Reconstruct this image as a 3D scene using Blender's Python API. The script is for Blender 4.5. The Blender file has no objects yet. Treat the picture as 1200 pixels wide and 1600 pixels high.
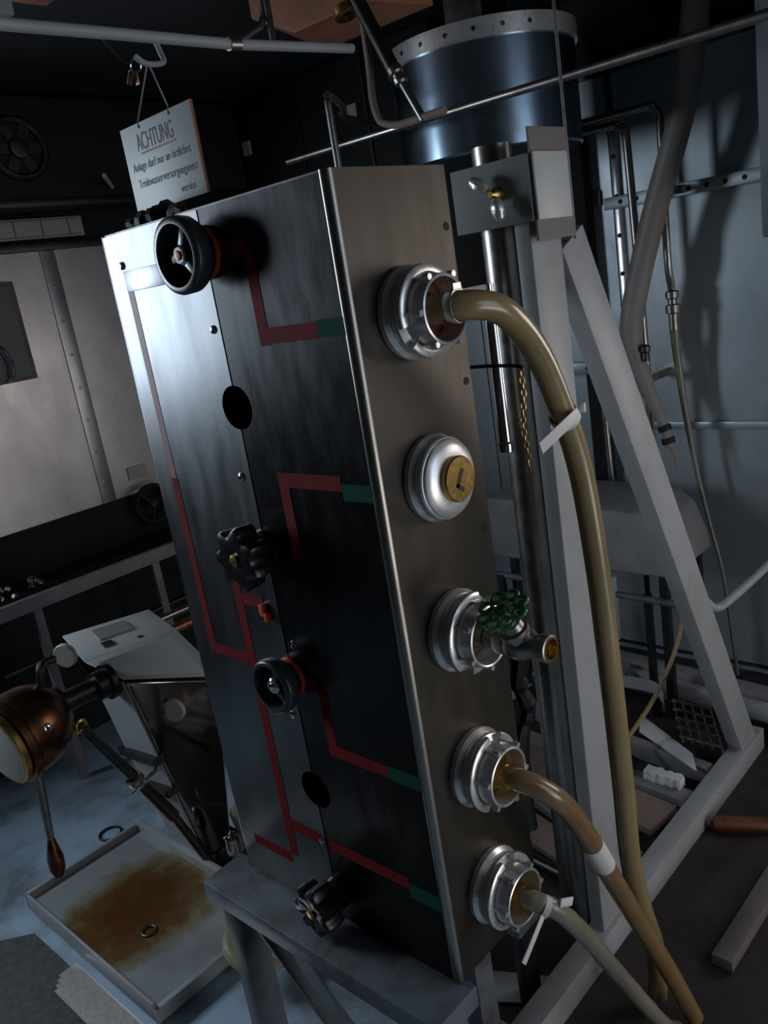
import bpy, bmesh, math, random
from mathutils import Vector, Matrix

random.seed(7)
scene = bpy.context.scene
COL = scene.collection
PI = math.pi

# ------------------------------------------------------------------ camera, world, lights, exposure
cam_d = bpy.data.cameras.new('camera')
cam = bpy.data.objects.new('camera', cam_d)
COL.objects.link(cam)
scene.camera = cam
cam_d.sensor_fit = 'VERTICAL'
cam_d.sensor_height = 24.0
cam_d.lens = 24.0 * 1307.0 / 1600.0
cam_d.clip_start = 0.02
cam.matrix_world = Matrix(((0.666, 0.299, -0.683, -0.747),
                           (-0.729, 0.070, -0.681, -0.749),
                           (-0.156, 0.952, 0.265, 1.064),
                           (0, 0, 0, 1)))
_r = cam.matrix_world.to_quaternion().normalized()
cam.rotation_mode = 'QUATERNION'
cam.location = (-0.747, -0.749, 1.064)
cam.rotation_quaternion = _r

world = bpy.data.worlds.new('sky')
scene.world = world
world.use_nodes = True
world.node_tree.nodes['Background'].inputs[0].default_value = (0.55, 0.70, 1.0, 1)
world.node_tree.nodes['Background'].inputs[1].default_value = 0.35

scene.view_settings.view_transform = 'Standard'
scene.view_settings.look = 'None'
scene.view_settings.gamma = 1.0
scene.view_settings.use_curve_mapping = False
scene.view_settings.exposure = 0.0


def area_light(name, loc, direction, sx, sy, power, colour):
    d = bpy.data.lights.new(name, 'AREA')
    d.shape = 'RECTANGLE'
    d.size, d.size_y = sx, sy
    d.energy = power
    d.color = colour
    o = bpy.data.objects.new(name, d)
    COL.objects.link(o)
    o.location = loc
    o.rotation_mode = 'QUATERNION'
    o.rotation_quaternion = Vector(direction).to_track_quat('-Z', 'Y')
    return o


# daylight through the window of the left wall and through the open side hatch of the right wall
area_light('window_daylight', (-0.88, 2.27, 1.24), (0, -1, 0), 0.72, 0.84, 27.0, (0.74, 0.87, 1.0))
area_light('hatch_daylight', (1.97, -1.10, 0.98), (-1, 0, 0), 0.8, 0.9, 10.5, (1.0, 0.89, 0.84))
area_light('rear_door_ground_light', (0.55, -2.37, -0.02), (0, 1, 0.12), 1.1, 0.66, 9.0, (1.0, 0.93, 0.86))
area_light('rear_door_sky_light', (0.55, -2.37, 1.05), (0, 1, 0), 1.1, 1.4, 8.0, (0.72, 0.86, 1.0))


# ------------------------------------------------------------------ materials
MATS = {}


def new_mat(name):
    m = bpy.data.materials.new(name)
    m.use_nodes = True
    nt = m.node_tree
    b = nt.nodes['Principled BSDF']
    MATS[name] = m
    return m, nt, b


def coords(nt, scale=(1, 1, 1)):
    tc = nt.nodes.new('ShaderNodeNewGeometry')
    mp = nt.nodes.new('ShaderNodeMapping')
    mp.inputs['Scale'].default_value = scale
    nt.links.new(tc.outputs['Position'], mp.inputs['Vector'])
    return mp.outputs['Vector']


def noise(nt, vec, scale, detail=4, rough=0.6):
    n = nt.nodes.new('ShaderNodeTexNoise')
    n.inputs['Scale'].default_value = scale
    n.inputs['Detail'].default_value = detail
    n.inputs['Roughness'].default_value = rough
    nt.links.new(vec, n.inputs['Vector'])
    return n.outputs['Fac']


def ramp(nt, fac, stops):
    r = nt.nodes.new('ShaderNodeValToRGB')
    e = r.color_ramp.elements
    while len(e) < len(stops):
        e.new(0.5)
    for k, (p, c) in enumerate(stops):
        e[k].position = p
        e[k].color = (c[0], c[1], c[2], 1)
    nt.links.new(fac, r.inputs['Fac'])
    return r.outputs['Color']


def bump(nt, b, fac, strength, dist=0.001):
    n = nt.nodes.new('ShaderNodeBump')
    n.inputs['Strength'].default_value = strength
    n.inputs['Distance'].default_value = dist
    nt.links.new(fac, n.inputs['Height'])
    nt.links.new(n.outputs['Normal'], b.inputs['Normal'])


def metal(name, c, rough, scale=(1, 1, 1), nscale=14, var=0.25, streak=None, bumpy=0.0, metallic=1.0, rvar=0.12):
    m, nt, b = new_mat(name)
    v = coords(nt, scale)
    f = noise(nt, v, nscale, 5)
    lo = [x * (1 - var) for x in c]
    hi = [min(1, x * (1 + var * .6)) for x in c]
    nt.links.new(ramp(nt, f, [(0.3, lo), (0.7, hi)]), b.inputs['Base Color'])
    mr = nt.nodes.new('ShaderNodeMapRange')
    mr.inputs['To Min'].default_value = rough - rvar
    mr.inputs['To Max'].default_value = rough + rvar
    nt.links.new(noise(nt, v, nscale * 2.3, 3), mr.inputs['Value'])
    nt.links.new(mr.outputs['Result'], b.inputs['Roughness'])
    b.inputs['Metallic'].default_value = metallic
    if bumpy:
        bump(nt, b, noise(nt, coords(nt, streak or scale), 60, 3), bumpy)
    return m


def paint(name, c, rough=0.5, var=0.15, nscale=9, dirt=None, coat=0.0, bumpy=0.0):
    m, nt, b = new_mat(name)
    v = coords(nt)
    f = noise(nt, v, nscale, 6, 0.65)
    lo = dirt if dirt else [x * (1 - var) for x in c]
    stops = [(0.32, lo), (0.55, c)] if dirt else [(0.3, lo), (0.7, c)]
    nt.links.new(ramp(nt, f, stops), b.inputs['Base Color'])
    b.inputs['Roughness'].default_value = rough
    b.inputs['Coat Weight'].default_value = coat
    if bumpy:
        bump(nt, b, noise(nt, v, nscale * 12, 4), bumpy, 0.002)
    return m


metal('panel_steel', (0.19, 0.20, 0.21), 0.34, (1, 1, 0.25), 11, 0.18, bumpy=0.06, streak=(1, 8, .6))
metal('panel_steel_shaded', (0.042, 0.043, 0.045), 0.30, (1, 1, 0.3), 16, 0.2, bumpy=0.05)  # same steel as the left panel, darkened to paint in a dark reflection
metal('side_steel', (0.090, 0.080, 0.068), 0.46, (1, 1, 0.35), 9, 0.15, bumpy=0.04)
metal('edge_highlight_steel', (0.33, 0.31, 0.28), 0.33, (1, 1, 0.3), 20, 0.2)  # brighter steel: the corner highlight is put into the colour
metal('wall_sheet', (0.78, 0.73, 0.71), 0.36, (1, 1, 0.5), 4, 0.30, bumpy=0.05, metallic=0.8)
metal('wall_sheet_blue', (0.44, 0.49, 0.52), 0.42, (1, 1, 0.6), 4, 0.25, bumpy=0.05, metallic=0.55)
metal('cast_aluminium', (0.85, 0.83, 0.80), 0.30, nscale=50, var=0.06, metallic=0.72)
metal('cap_aluminium', (0.90, 0.89, 0.87), 0.36, nscale=60, var=0.04, rvar=0.03, metallic=0.7)
metal('brass', (0.58, 0.38, 0.12), 0.32, nscale=60, var=0.25)
metal('bronze', (0.22, 0.10, 0.05), 0.30, nscale=20, var=0.4)
metal('copper', (0.45, 0.20, 0.12), 0.45, nscale=60, var=0.35)
metal('chrome', (0.72, 0.72, 0.74), 0.12, nscale=20, var=0.1, rvar=0.05)
metal('polished_steel', (0.60, 0.61, 0.63), 0.10, nscale=8, var=0.1, rvar=0.04)
metal('pipe_steel', (0.42, 0.39, 0.36), 0.33, nscale=18, var=0.25)
metal('bright_strip', (0.85, 0.87, 0.88), 0.22, nscale=20, var=0.08, rvar=0.05, metallic=0.85)
metal('dark_steel', (0.10, 0.095, 0.09), 0.40, nscale=20, var=0.3)
metal('valve_steel', (0.36, 0.33, 0.30), 0.36, nscale=40, var=0.3)
metal('mirror_dark', (0.30, 0.29, 0.28), 0.10, nscale=8, var=0.1, rvar=0.04)
metal('tank_steel', (0.36, 0.46, 0.56), 0.24, (1, 1, 0.2), 8, 0.12, rvar=0.06)
paint('frame_paint', (0.38, 0.39, 0.40), 0.45, dirt=(0.33, 0.33, 0.32))
paint('frame_blue_grey', (0.135, 0.155, 0.18), 0.5, dirt=(0.07, 0.05, 0.04))
paint('clamp_paint', (0.55, 0.56, 0.55), 0.42)
paint('sleeve_shaded', (0.17, 0.185, 0.175), 0.4)  # darker than the clamp: shade on the sleeve side put into the colour
paint('brown_plate', (0.17, 0.15, 0.14), 0.55)
paint('black_plastic', (0.012, 0.012, 0.013), 0.28)
paint('wheel_grey', (0.035, 0.040, 0.045), 0.30)
paint('rubber', (0.010, 0.010, 0.010), 0.7)
paint('black_paint', (0.012, 0.012, 0.013), 0.75)
paint('ceiling_dark', (0.022, 0.023, 0.026), 0.8)
paint('orange', (0.85, 0.13, 0.03), 0.4)
paint('red_tape', (0.22, 0.014, 0.017), 0.75, var=0.3, nscale=40)
paint('faded_red_tape', (0.36, 0.13, 0.12), 0.5, var=0.3, nscale=40)
paint('green_tape', (0.008, 0.085, 0.055), 0.8, var=0.25, nscale=40)
for _n in ('red_tape', 'green_tape'):
    MATS[_n].node_tree.nodes['Principled BSDF'].inputs['Specular IOR Level'].default_value = 0.15
paint('green_enamel', (0.04, 0.20, 0.06), 0.3, var=0.4, nscale=60)
paint('white_plastic', (0.75, 0.72, 0.70), 0.45, var=0.08)
paint('sign_white', (0.62, 0.64, 0.62), 0.5, var=0.08)
paint('ink', (0.02, 0.03, 0.03), 0.6)
paint('ink_red', (0.45, 0.08, 0.06), 0.6)
paint('wood', (0.30, 0.22, 0.19), 0.7, var=0.3, nscale=20)
paint('orange_wood', (0.36, 0.14, 0.07), 0.7, var=0.3, nscale=12)
paint('grey_board', (0.30, 0.29, 0.29), 0.6, var=0.3)
paint('foam', (0.80, 0.82, 0.82), 0.8, var=0.1, nscale=60, bumpy=0.4)
paint('cream_plastic', (0.52, 0.47, 0.28), 0.45, var=0.2)
paint('cream_disc', (0.60, 0.58, 0.50), 0.4)
paint('wire_tan', (0.34, 0.25, 0.12), 0.5)
paint('label_card', (0.58, 0.55, 0.50), 0.6, var=0.1)
paint('floor_paint', (0.44, 0.58, 0.70), 0.45, nscale=4, dirt=(0.19, 0.22, 0.25), bumpy=0.15)
paint('floor_dark_brown', (0.045, 0.038, 0.033), 0.7, var=0.5, nscale=14, bumpy=0.3)  # for the sheet that darkens the right floor
paint('mat_grey', (0.13, 0.135, 0.14), 0.9, var=0.5, nscale=40, bumpy=0.5)
paint('duct_rubber', (0.34, 0.30, 0.27), 0.5, var=0.2)


def hose_mat(name, c, rough=0.22):
    m, nt, b = new_mat(name)
    f = noise(nt, coords(nt, (1, 1, .4)), 12, 4)
    nt.links.new(ramp(nt, f, [(0.3, [x * .7 for x in c]), (0.7, c)]), b.inputs['Base Color'])
    b.inputs['Roughness'].default_value = rough
    b.inputs['Subsurface Weight'].default_value = 0.25
    b.inputs['Subsurface Radius'].default_value = (0.02, 0.012, 0.004)
    b.inputs['Coat Weight'].default_value = 0.4
    b.inputs['Coat Roughness'].default_value = 0.15
    return m


hose_mat('hose_amber', (0.36, 0.265, 0.12))
hose_mat('hose_brown', (0.27, 0.165, 0.075))
hose_mat('hose_grey', (0.25, 0.23, 0.17), 0.35)

# tray: pale metal with a rust-brown puddle stain of its own shape
m, nt, b = new_mat('tray_metal')
v = coords(nt)
sep = nt.nodes.new('ShaderNodeSeparateXYZ')
nt.links.new(v, sep.inputs[0])


def math_node(nt, op, a, bb):
    n = nt.nodes.new('ShaderNodeMath')
    n.operation = op
    for k, q in enumerate((a, bb)):
        if isinstance(q, (int, float)):
            n.inputs[k].default_value = q
        else:
            nt.links.new(q, n.inputs[k])
    return n.outputs[0]


dx = math_node(nt, 'DIVIDE', math_node(nt, 'SUBTRACT', sep.outputs[0], -0.012), 0.20)
dy = math_node(nt, 'DIVIDE', math_node(nt, 'SUBTRACT', sep.outputs[1], 1.075), 0.15)
d2 = math_node(nt, 'ADD', math_node(nt, 'MULTIPLY', dx, dx), math_node(nt, 'MULTIPLY', dy, dy))
n1 = noise(nt, v, 14, 6, 0.7)
st = math_node(nt, 'ADD', d2, math_node(nt, 'MULTIPLY', math_node(nt, 'SUBTRACT', n1, 0.5), 2.2))
st = math_node(nt, 'MULTIPLY', st, 0.42)
nt.links.new(ramp(nt, st, [(0.05, (0.15, 0.06, 0.018)), (0.28, (0.20, 0.105, 0.035)), (0.50, (0.31, 0.25, 0.15)),
                           (0.80, (0.44, 0.46, 0.47))]), b.inputs['Base Color'])
b.inputs['Metallic'].default_value = 0.35
b.inputs['Roughness'].default_value = 0.22

# ------------------------------------------------------------------ mesh building helpers


class MB:
    def __init__(self):
        self.v, self.f = [], []

    def add(self, vs, fs):
        o = len(self.v)
        self.v += [Vector(p) for p in vs]
        self.f += [tuple(i + o for i in q) for q in fs]
        return self

    def box(self, a, b):
        x0, x1 = sorted((a[0], b[0])); y0, y1 = sorted((a[1], b[1])); z0, z1 = sorted((a[2], b[2]))
        vs = [(x, y, z) for x in (x0, x1) for y in (y0, y1) for z in (z0, z1)]
        return self.add(vs, [(0, 1, 3, 2), (4, 6, 7, 5), (0, 4, 5, 1), (2, 3, 7, 6), (0, 2, 6, 4), (1, 5, 7, 3)])

    def bar(self, p0, p1, w, h, up=(0, 0, 1)):
        """rectangular bar from p0 to p1; h measured along `up`, w across"""
        p0, p1 = Vector(p0), Vector(p1)
        d = (p1 - p0).normalized()
        s = d.cross(Vector(up)).normalized()
        u = s.cross(d).normalized()
        vs = []
        for p in (p0, p1):
            for a, c in ((-1, -1), (1, -1), (1, 1), (-1, 1)):
                vs.append(p + s * a * w / 2 + u * c * h / 2)
        return self.add(vs, [(3, 2, 1, 0), (4, 5, 6, 7), (0, 1, 5, 4), (1, 2, 6, 5), (2, 3, 7, 6), (3, 0, 4, 7)])

    def lathe(self, org, axis, prof, n=32, closed=False):
        org, ax = Vector(org), Vector(axis).normalized()
        t = Vector((0, 0, 1)) if abs(ax.z) < 0.9 else Vector((1, 0, 0))
        a = ax.cross(t).normalized()
        c = ax.cross(a)
        vs, fs = [], []
        for (h, r) in prof:
            for k in range(n):
                q = 2 * PI * k / n
                vs.append(org + ax * h + (a * math.cos(q) + c * math.sin(q)) * max(r, 1e-5))
        m = len(prof)
        for i in range(m if closed else m - 1):
            j = (i + 1) % m
            for k in range(n):
                l = (k + 1) % n
                fs.append((i * n + k, i * n + l, j * n + l, j * n + k))
        return self.add(vs, fs)

    def cyl(self, p0, p1, r0, r1=None, n=20):
        p0, p1 = Vector(p0), Vector(p1)
        L = (p1 - p0).length
        r1 = r0 if r1 is None else r1
        return self.lathe(p0, p1 - p0, [(0, 0), (0, r0), (L, r1), (L, 0)], n)

    def tube(self, pts, r, n=12, cap=True):
        pts = [Vector(p) for p in pts]
        m = len(pts)
        rs = r if isinstance(r, (list, tuple)) else [r] * m
        tg = []
        for i in range(m):
            tg.append((pts[min(i + 1, m - 1)] - pts[max(i - 1, 0)]).normalized())
        t0 = tg[0]
        nrm = t0.cross(Vector((0, 0, 1)))
        if nrm.length < 0.1:
            nrm = t0.cross(Vector((1, 0, 0)))
        nrm.normalize()
        vs, fs = [], []
        for i in range(m):
            nrm = (nrm - tg[i] * nrm.dot(tg[i])).normalized()
            bn = tg[i].cross(nrm)
            for k in range(n):
                q = 2 * PI * k / n
                vs.append(pts[i] + (nrm * math.cos(q) + bn * math.sin(q)) * rs[i])
        for i in range(m - 1):
            for k in range(n):
                l = (k + 1) % n
                fs.append((i * n + k, i * n + l, (i + 1) * n + l, (i + 1) * n + k))
        if cap:
            fs.append(tuple(reversed(range(n))))
            fs.append(tuple((m - 1) * n + k for k in range(n)))
        return self.add(vs, fs)

    def prism(self, poly, vec):
        n = len(poly)
        v = Vector(vec)
        vs = [Vector(p) for p in poly] + [Vector(p) + v for p in poly]
        fs = [tuple(reversed(range(n))), tuple(range(n, 2 * n))]
        for k in range(n):
            l = (k + 1) % n
            fs.append((k, l, n + l, n + k))
        return self.add(vs, fs)

    def torus(self, org, axis, R, r, n=36, k=10):
        prof = [(r * math.sin(2 * PI * i / k), R + r * math.cos(2 * PI * i / k)) for i in range(k)]
        return self.lathe(org, axis, prof, n, closed=True)


def spline(pts, per=8):
    pts = [Vector(p) for p in pts]
    out = []
    P = [pts[0] * 2 - pts[1]] + pts + [pts[-1] * 2 - pts[-2]]
    for i in range(1, len(P) - 2):
        a, b_, c, d = P[i - 1], P[i], P[i + 1], P[i + 2]
        for k in range(per):
            t = k / per
            out.append(0.5 * ((2 * b_) + (c - a) * t + (2 * a - 5 * b_ + 4 * c - d) * t * t
                              + (3 * b_ - a - 3 * c + d) * t ** 3))
    out.append(pts[-1])
    return out


ORG = {}


def obj(name, mb, mat, parent=None, bevel=0.0, seg=2, smooth=True, sharp=35, label=None):
    lo = Vector((min(p.x for p in mb.v), min(p.y for p in mb.v), min(p.z for p in mb.v)))
    hi = Vector((max(p.x for p in mb.v), max(p.y for p in mb.v), max(p.z for p in mb.v)))
    o0 = Vector(((lo.x + hi.x) / 2, (lo.y + hi.y) / 2, lo.z))
    me = bpy.data.meshes.new(name)
    bm = bmesh.new()
    vs = [bm.verts.new(p - o0) for p in mb.v]
    for q in mb.f:
        if len(set(q)) < 3:
            continue
        try:
            bm.faces.new([vs[i] for i in q])
        except ValueError:
            pass
    bmesh.ops.remove_doubles(bm, verts=bm.verts, dist=2e-5)
    bmesh.ops.recalc_face_normals(bm, faces=bm.faces)
    if bevel:
        ed = [e for e in bm.edges if len(e.link_faces) == 2 and e.calc_face_angle(0) > math.radians(30)]
        bmesh.ops.bevel(bm, geom=ed, offset=bevel, segments=seg, profile=0.5, affect='EDGES', clamp_overlap=True)
    bm.to_mesh(me)
    bm.free()
    if smooth:
        me.polygons.foreach_set('use_smooth', [True] * len(me.polygons))
        me.set_sharp_from_angle(angle=math.radians(sharp))
    me.materials.append(MATS[mat])
    ob = bpy.data.objects.new(name, me)
    COL.objects.link(ob)
    if parent is not None:
        ob.parent = parent
        ob.location = o0 - ORG[parent]
    else:
        ob.location = o0
    ORG[ob] = o0
    if label:
        ob['label'] = label
    return ob


def tag(o, label, cat, group=None):
    o['label'] = label
    o['category'] = cat
    if group:
        o['group'] = group
    return o


def thing(name, loc, label, cat, group=None):
    o = bpy.data.objects.new(name, None)
    o.empty_display_size = 0.05
    COL.objects.link(o)
    o.location = loc
    ORG[o] = Vector(loc)
    return tag(o, label, cat, group)


def struct(o):
    o['kind'] = 'structure'
    return o


def text_part(name, s, y_left, z_base, width, height, x, mat, parent):
    """flat lettering in the plane X = x, read from the -X side"""
    cu = bpy.data.curves.new('lettering', 'FONT')
    cu.body = s
    tmp = bpy.data.objects.new('lettering', cu)
    COL.objects.link(tmp)
    bpy.context.view_layer.update()
    me = bpy.data.meshes.new_from_object(tmp.evaluated_get(bpy.context.evaluated_depsgraph_get()))
    bpy.data.objects.remove(tmp)
    xs = [v.co.x for v in me.vertices]
    x0, x1 = min(xs), max(xs)
    capz = 0.73
    o0 = Vector((x, y_left - width / 2, z_base))
    for v in me.vertices:
        u = (v.co.x - x0) / (x1 - x0) * width
        w = v.co.y / capz * height
        v.co = Vector((x, y_left - u, z_base + w)) - o0
    me.materials.clear()
    me.materials.append(MATS[mat])
    ob = bpy.data.objects.new(name, me)
    COL.objects.link(ob)
    ob.parent = parent
    ob.location = o0 - ORG[parent]
    ORG[ob] = o0
    return ob


# ------------------------------------------------------------------ the room
FZ, CZ = -0.40, 1.80          # floor and ceiling
XL, XR = -1.9, 1.9            # side to side
YB, YF = -2.3, 2.2            # rear opening to left wall
T = 0.06

floor = struct(obj('floor', MB().box((XL - T, YB - T, FZ - T), (XR + T, YF + T, FZ)), 'floor_paint', smooth=False))
struct(obj('ceiling', MB().box((XL - T, YB - T, CZ), (XR + T, YF + T, CZ + T)), 'ceiling_dark', smooth=False))
# left wall with a window out of the picture
wl = MB()
wl.box((XL - T, YF, FZ), (-1.28, YF + T, CZ)).box((-0.48, YF, FZ), (XR + T, YF + T, CZ)).box((-1.28, YF, 1.70), (-0.48, YF + T, CZ)).box((-1.28, YF, FZ), (-0.48, YF + T, 0.74))
wall_left = struct(obj('wall_left', wl, 'black_paint', smooth=False))
wr = MB()
wr.box((XR, YB, FZ), (XR + T, -1.52, CZ)).box((XR, -0.68, FZ), (XR + T, YF, CZ)).box((XR, -1.52, FZ), (XR + T, -0.68, 0.51)).box((XR, -1.52, 1.45), (XR + T, -0.68, CZ))
wall_right = struct(obj('wall_right', wr, 'black_paint', smooth=False))
struct(obj('wall_front', MB().box((XL - T, YB, FZ), (XL, YF, CZ)), 'black_paint', smooth=False))
struct(obj('wall_rear', MB().box((XL - T, YB - T, FZ), (-0.02, YB, CZ)).box((1.12, YB - T, FZ), (XR + T, YB, CZ)).box((-0.02, YB - T, 1.77), (1.12, YB, CZ)), 'black_paint', smooth=False))
df = MB()
df.box((-1.32, YF - 0.015, 0.70), (-1.28, YF + T, 1.74)).box((-0.48, YF - 0.015, 0.70), (-0.44, YF + T, 1.74)).box((-1.28, YF - 0.015, 1.70), (-0.48, YF + T, 1.74)).box((-1.28, YF - 0.015, 0.70), (-0.48, YF + T, 0.74))
struct(obj('window_1', df, 'frame_paint', bevel=0.003))

# sheet lining of the left wall, panel by panel, with cover strips over the joints
zl0, zl1 = 0.42, 1.345
for (a, c) in ((-0.43, 0.04), (0.04, 0.745), (0.745, 1.45), (1.45, 1.89)):
    obj('wall_panel', MB().box((a + .002, YF - 0.012, zl0), (c - .002, YF, zl1)), 'wall_sheet', wall_left, smooth=False)
for xs in (0.04, 0.745, 1.45):
    s = obj('cover_strip', MB().box((xs - 0.028, YF - 0.018, zl0), (xs + 0.028, YF - 0.012, zl1)), 'wall_sheet', wall_left, bevel=0.002)
    for k in range(8):
        obj('screw', MB().lathe((xs - 0.005, YF - 0.018, zl0 + 0.08 + k * 0.12), (0, -1, 0), [(0, .006), (.002, .005), (.003, 0)], 10), 'pipe_steel', s)
struct(obj('trim_1', MB().box((-0.43, YF - 0.03, 1.345), (1.89, YF, 1.375)), 'dark_steel', bevel=0.003))

# lining of the right wall
for (a, c) in ((-0.67, -0.45), (-0.45, 0.60), (0.62, 1.20), (1.20, 2.15)):
    obj('wall_panel', MB().box((XR - 0.010, a + .003, FZ + .02), (XR, c - .003, 1.56)), 'wall_sheet_blue', wall_right, smooth=False)
struct(obj('trim_2', MB().box((XR - 0.03, -2.25, 1.56), (XR, 2.1, 1.60)), 'dark_steel', bevel=0.003))
struct(obj('trim_3', MB().box((XR - 0.025, -0.7, 0.44), (XR - 0.01, 0.70, 0.465)), 'wall_sheet_blue', bevel=0.003))

# black panel standing in for shade low on the left wall, behind the bench
struct(obj('wall_shade_left', MB().box((-0.5, YF - 0.02, FZ), (1.89, YF, 0.42)), 'black_paint', smooth=False))

# ------------------------------------------------------------------ overhead lockers (black) along left and right wall
t = thing('overhead_locker', (0.6, 2.0, 1.47), 'black overhead locker with round fan above the sheet metal wall', 'locker')
obj('body', MB().box((-0.45, 1.92, 1.47), (1.48, 2.19, 1.78)), 'black_paint', t, bevel=0.006)
obj('bottom_rail', MB().box((-0.45, 1.905, 1.455), (1.48, 1.93, 1.475)), 'dark_steel', t, bevel=0.002)
fan = obj('fan_ring', MB().torus((0.60, 1.915, 1.625), (0, 1, 0), 0.085, 0.012), 'dark_steel', t)
obj('fan_hub', MB().lathe((0.60, 1.92, 1.625), (0, -1, 0), [(0, .035), (.02, .03), (.025, 0)], 20), 'dark_steel', fan)
for k in range(6):
    q = k * PI / 3
    obj('fan_blade', MB().bar((0.60 + .03 * math.cos(q), 1.914, 1.625 + .03 * math.sin(q)), (0.60 + .082 * math.cos(q), 1.914, 1.625 + .082 * math.sin(q)), 0.004, 0.03, (math.sin(q), 0, -math.cos(q))), 'dark_steel', fan)

t = thing('wall_locker', (1.7, 1.55, 1.15), 'tall black locker in the corner behind the cabinet top', 'locker')
obj('body', MB().box((1.505, 0.98, 0.95), (1.885, 2.15, 1.79)), 'black_paint', t, bevel=0.006)
for yy in (1.27, 1.60):
    obj('door_edge', MB().box((1.498, yy - .004, 0.97), (1.505, yy + .004, 1.78)), 'dark_steel', t)
for (yy, zz) in ((1.906, 1.621), (1.334, 1.615), (1.02, 1.612)):
    obj('label_plate', MB().box((1.497, yy - .021, zz - .024), (1.505, yy + .021, zz + .024)), 'label_card', t, label='small pale label plate')

# wall sign / plan strip on the left wall trim
t = tag(obj('notice_strip', MB().box((0.45, YF - 0.036, 1.385), (0.895, YF - 0.031, 1.452)), 'label_card', bevel=0.001),
        'long pale paper notice strip above the left metal wall', 'notice')
for xx in (0.52, 0.64, 0.74, 0.84):
    obj('printed_line', MB().box((xx - .0015, YF - 0.0368, 1.393), (xx + .0015, YF - 0.0362, 1.445)), 'ink', t)
for zz in (1.392, 1.446):
    obj('printed_line', MB().box((0.47, YF - 0.0368, zz - .001), (0.885, YF - 0.0362, zz + .001)), 'ink', t)

# ------------------------------------------------------------------ control cabinet
CW, CD, CH = 0.53, 0.225, 1.20
cab = thing('control_cabinet', (CD / 2, CW / 2, 0.0), 'tall stainless steel valve cabinet with red and green tape lines, front and centre', 'cabinet')
SEAM = 0.264
HZ = (0.917, 0.262)
HR = 0.033


def notched(y0, y1, seam_side):
    """outline in (y, z) with half-round notches on the seam edge"""
    z0, z1 = 0.004, CH - 0.003
    pts = []
    if seam_side == 'high':       # right panel, seam at y1
        pts += [(y0, z1), (y0, z0), (y1, z0)]
        for hz in sorted(HZ):
            for k in range(15):
                q = -PI / 2 - PI * k / 14
                pts.append((y1 + HR * math.cos(q), hz + HR * math.sin(q)))
        pts.append((y1, z1))
    else:                         # left panel, seam at y0
        pts += [(y1, z0), (y1, z1), (y0, z1)]
        for hz in sorted(HZ, reverse=True):
            for k in range(15):
                q = PI / 2 - PI * k / 14
                pts.append((y0 + HR * math.cos(q), hz + HR * math.sin(q)))
        pts.append((y0, z0))
    return pts


def panel(name, poly, mat):
    return obj(name, MB().prism([(0.0, y, z) for (y, z) in poly], (0.003, 0, 0)), mat, cab, smooth=False)


panel('front_panel', notched(0.010, SEAM - 0.0018, 'high'), 'panel_steel_shaded')
panel('front_panel', notched(SEAM + 0.0018, CW - 0.004, 'low'), 'panel_steel')
# bent side sheet; the rounded edge is brighter to paint its highlight
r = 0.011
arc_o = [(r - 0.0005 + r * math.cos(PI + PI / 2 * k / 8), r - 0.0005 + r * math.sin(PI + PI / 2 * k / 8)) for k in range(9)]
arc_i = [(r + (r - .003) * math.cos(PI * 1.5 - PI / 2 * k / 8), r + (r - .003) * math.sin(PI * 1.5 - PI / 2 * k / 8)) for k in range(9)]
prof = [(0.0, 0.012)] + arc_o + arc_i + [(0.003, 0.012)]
obj('corner_edge', MB().prism([(x, y, 0.0) for x, y in prof], (0, 0, CH)), 'edge_highlight_steel', cab, sharp=50)
obj('side_panel', MB().box((r - 0.0005, -0.0005, 0), (CD, 0.0025, CH)), 'side_steel', cab, smooth=False)
obj('rear_side_panel', MB().box((0.0, CW - 0.004, 0), (CD, CW, CH)), 'panel_steel', cab, bevel=0.001)
obj('top_panel', MB().box((0.003, 0.012, CH - 0.003), (CD, CW - 0.004, CH)), 'dark_steel', cab)
obj('bottom_panel', MB().box((0.003, 0.012, 0.0), (CD, CW - 0.004, 0.004)), 'dark_steel', cab)
obj('back_panel', MB().box((CD - 0.004, 0.004, 0.005), (CD, CW - 0.005, CH - 0.004)), 'black_paint', cab)
obj('seam_backing', MB().box((0.05, 0.15, 0.02), (0.054, 0.40, CH - 0.02)), 'black_paint', cab)
obj('hinge_plate', MB().box((-0.0015, 0.33, 1.108), (0.0, 0.486, 1.140)), 'panel_steel', cab, bevel=0.0006)
for (y, z) in ((0.282, 1.033), (0.288, 0.810), (0.275, 0.155), (0.284, 0.40), (0.486, 1.149), (0.318, 1.135), (0.245, 0.535)):
    obj('screw', MB().lathe((0, y, z), (-1, 0, 0), [(0, .0065), (.002, .006), (.0035, .003), (.0035, 0)], 14), 'chrome', cab)
for z in (1.12, 0.906, 0.682, 0.45, 0.22):
    obj('screw_hole', MB().lathe((0.213, -0.0006, z), (0, -1, 0), [(0, .0058), (.0006, .0058), (.0006, 0)], 14), 'black_paint', cab)
# lumpy rubber seal along the top edge
pts = [(0.025, y, CH + 0.006 + 0.003 * math.sin(y * 190)) for y in [0.325 + 0.0075 * k for k in range(21)]]
rs = [0.008 + 0.005 * random.random() + (0.012 if 0.34 < p[1] < 0.45 else 0) * random.random() for p in pts]
obj('rubber_seal', MB().tube(pts, rs, 9), 'rubber', cab)

TAPE = 0.0006


def tape(y0, y1, z0, z1, mat='red_tape'):
    obj('tape_line', MB().box((-TAPE, y0, z0), (-0.0001, y1, z1)), mat, cab, smooth=False)


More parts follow.
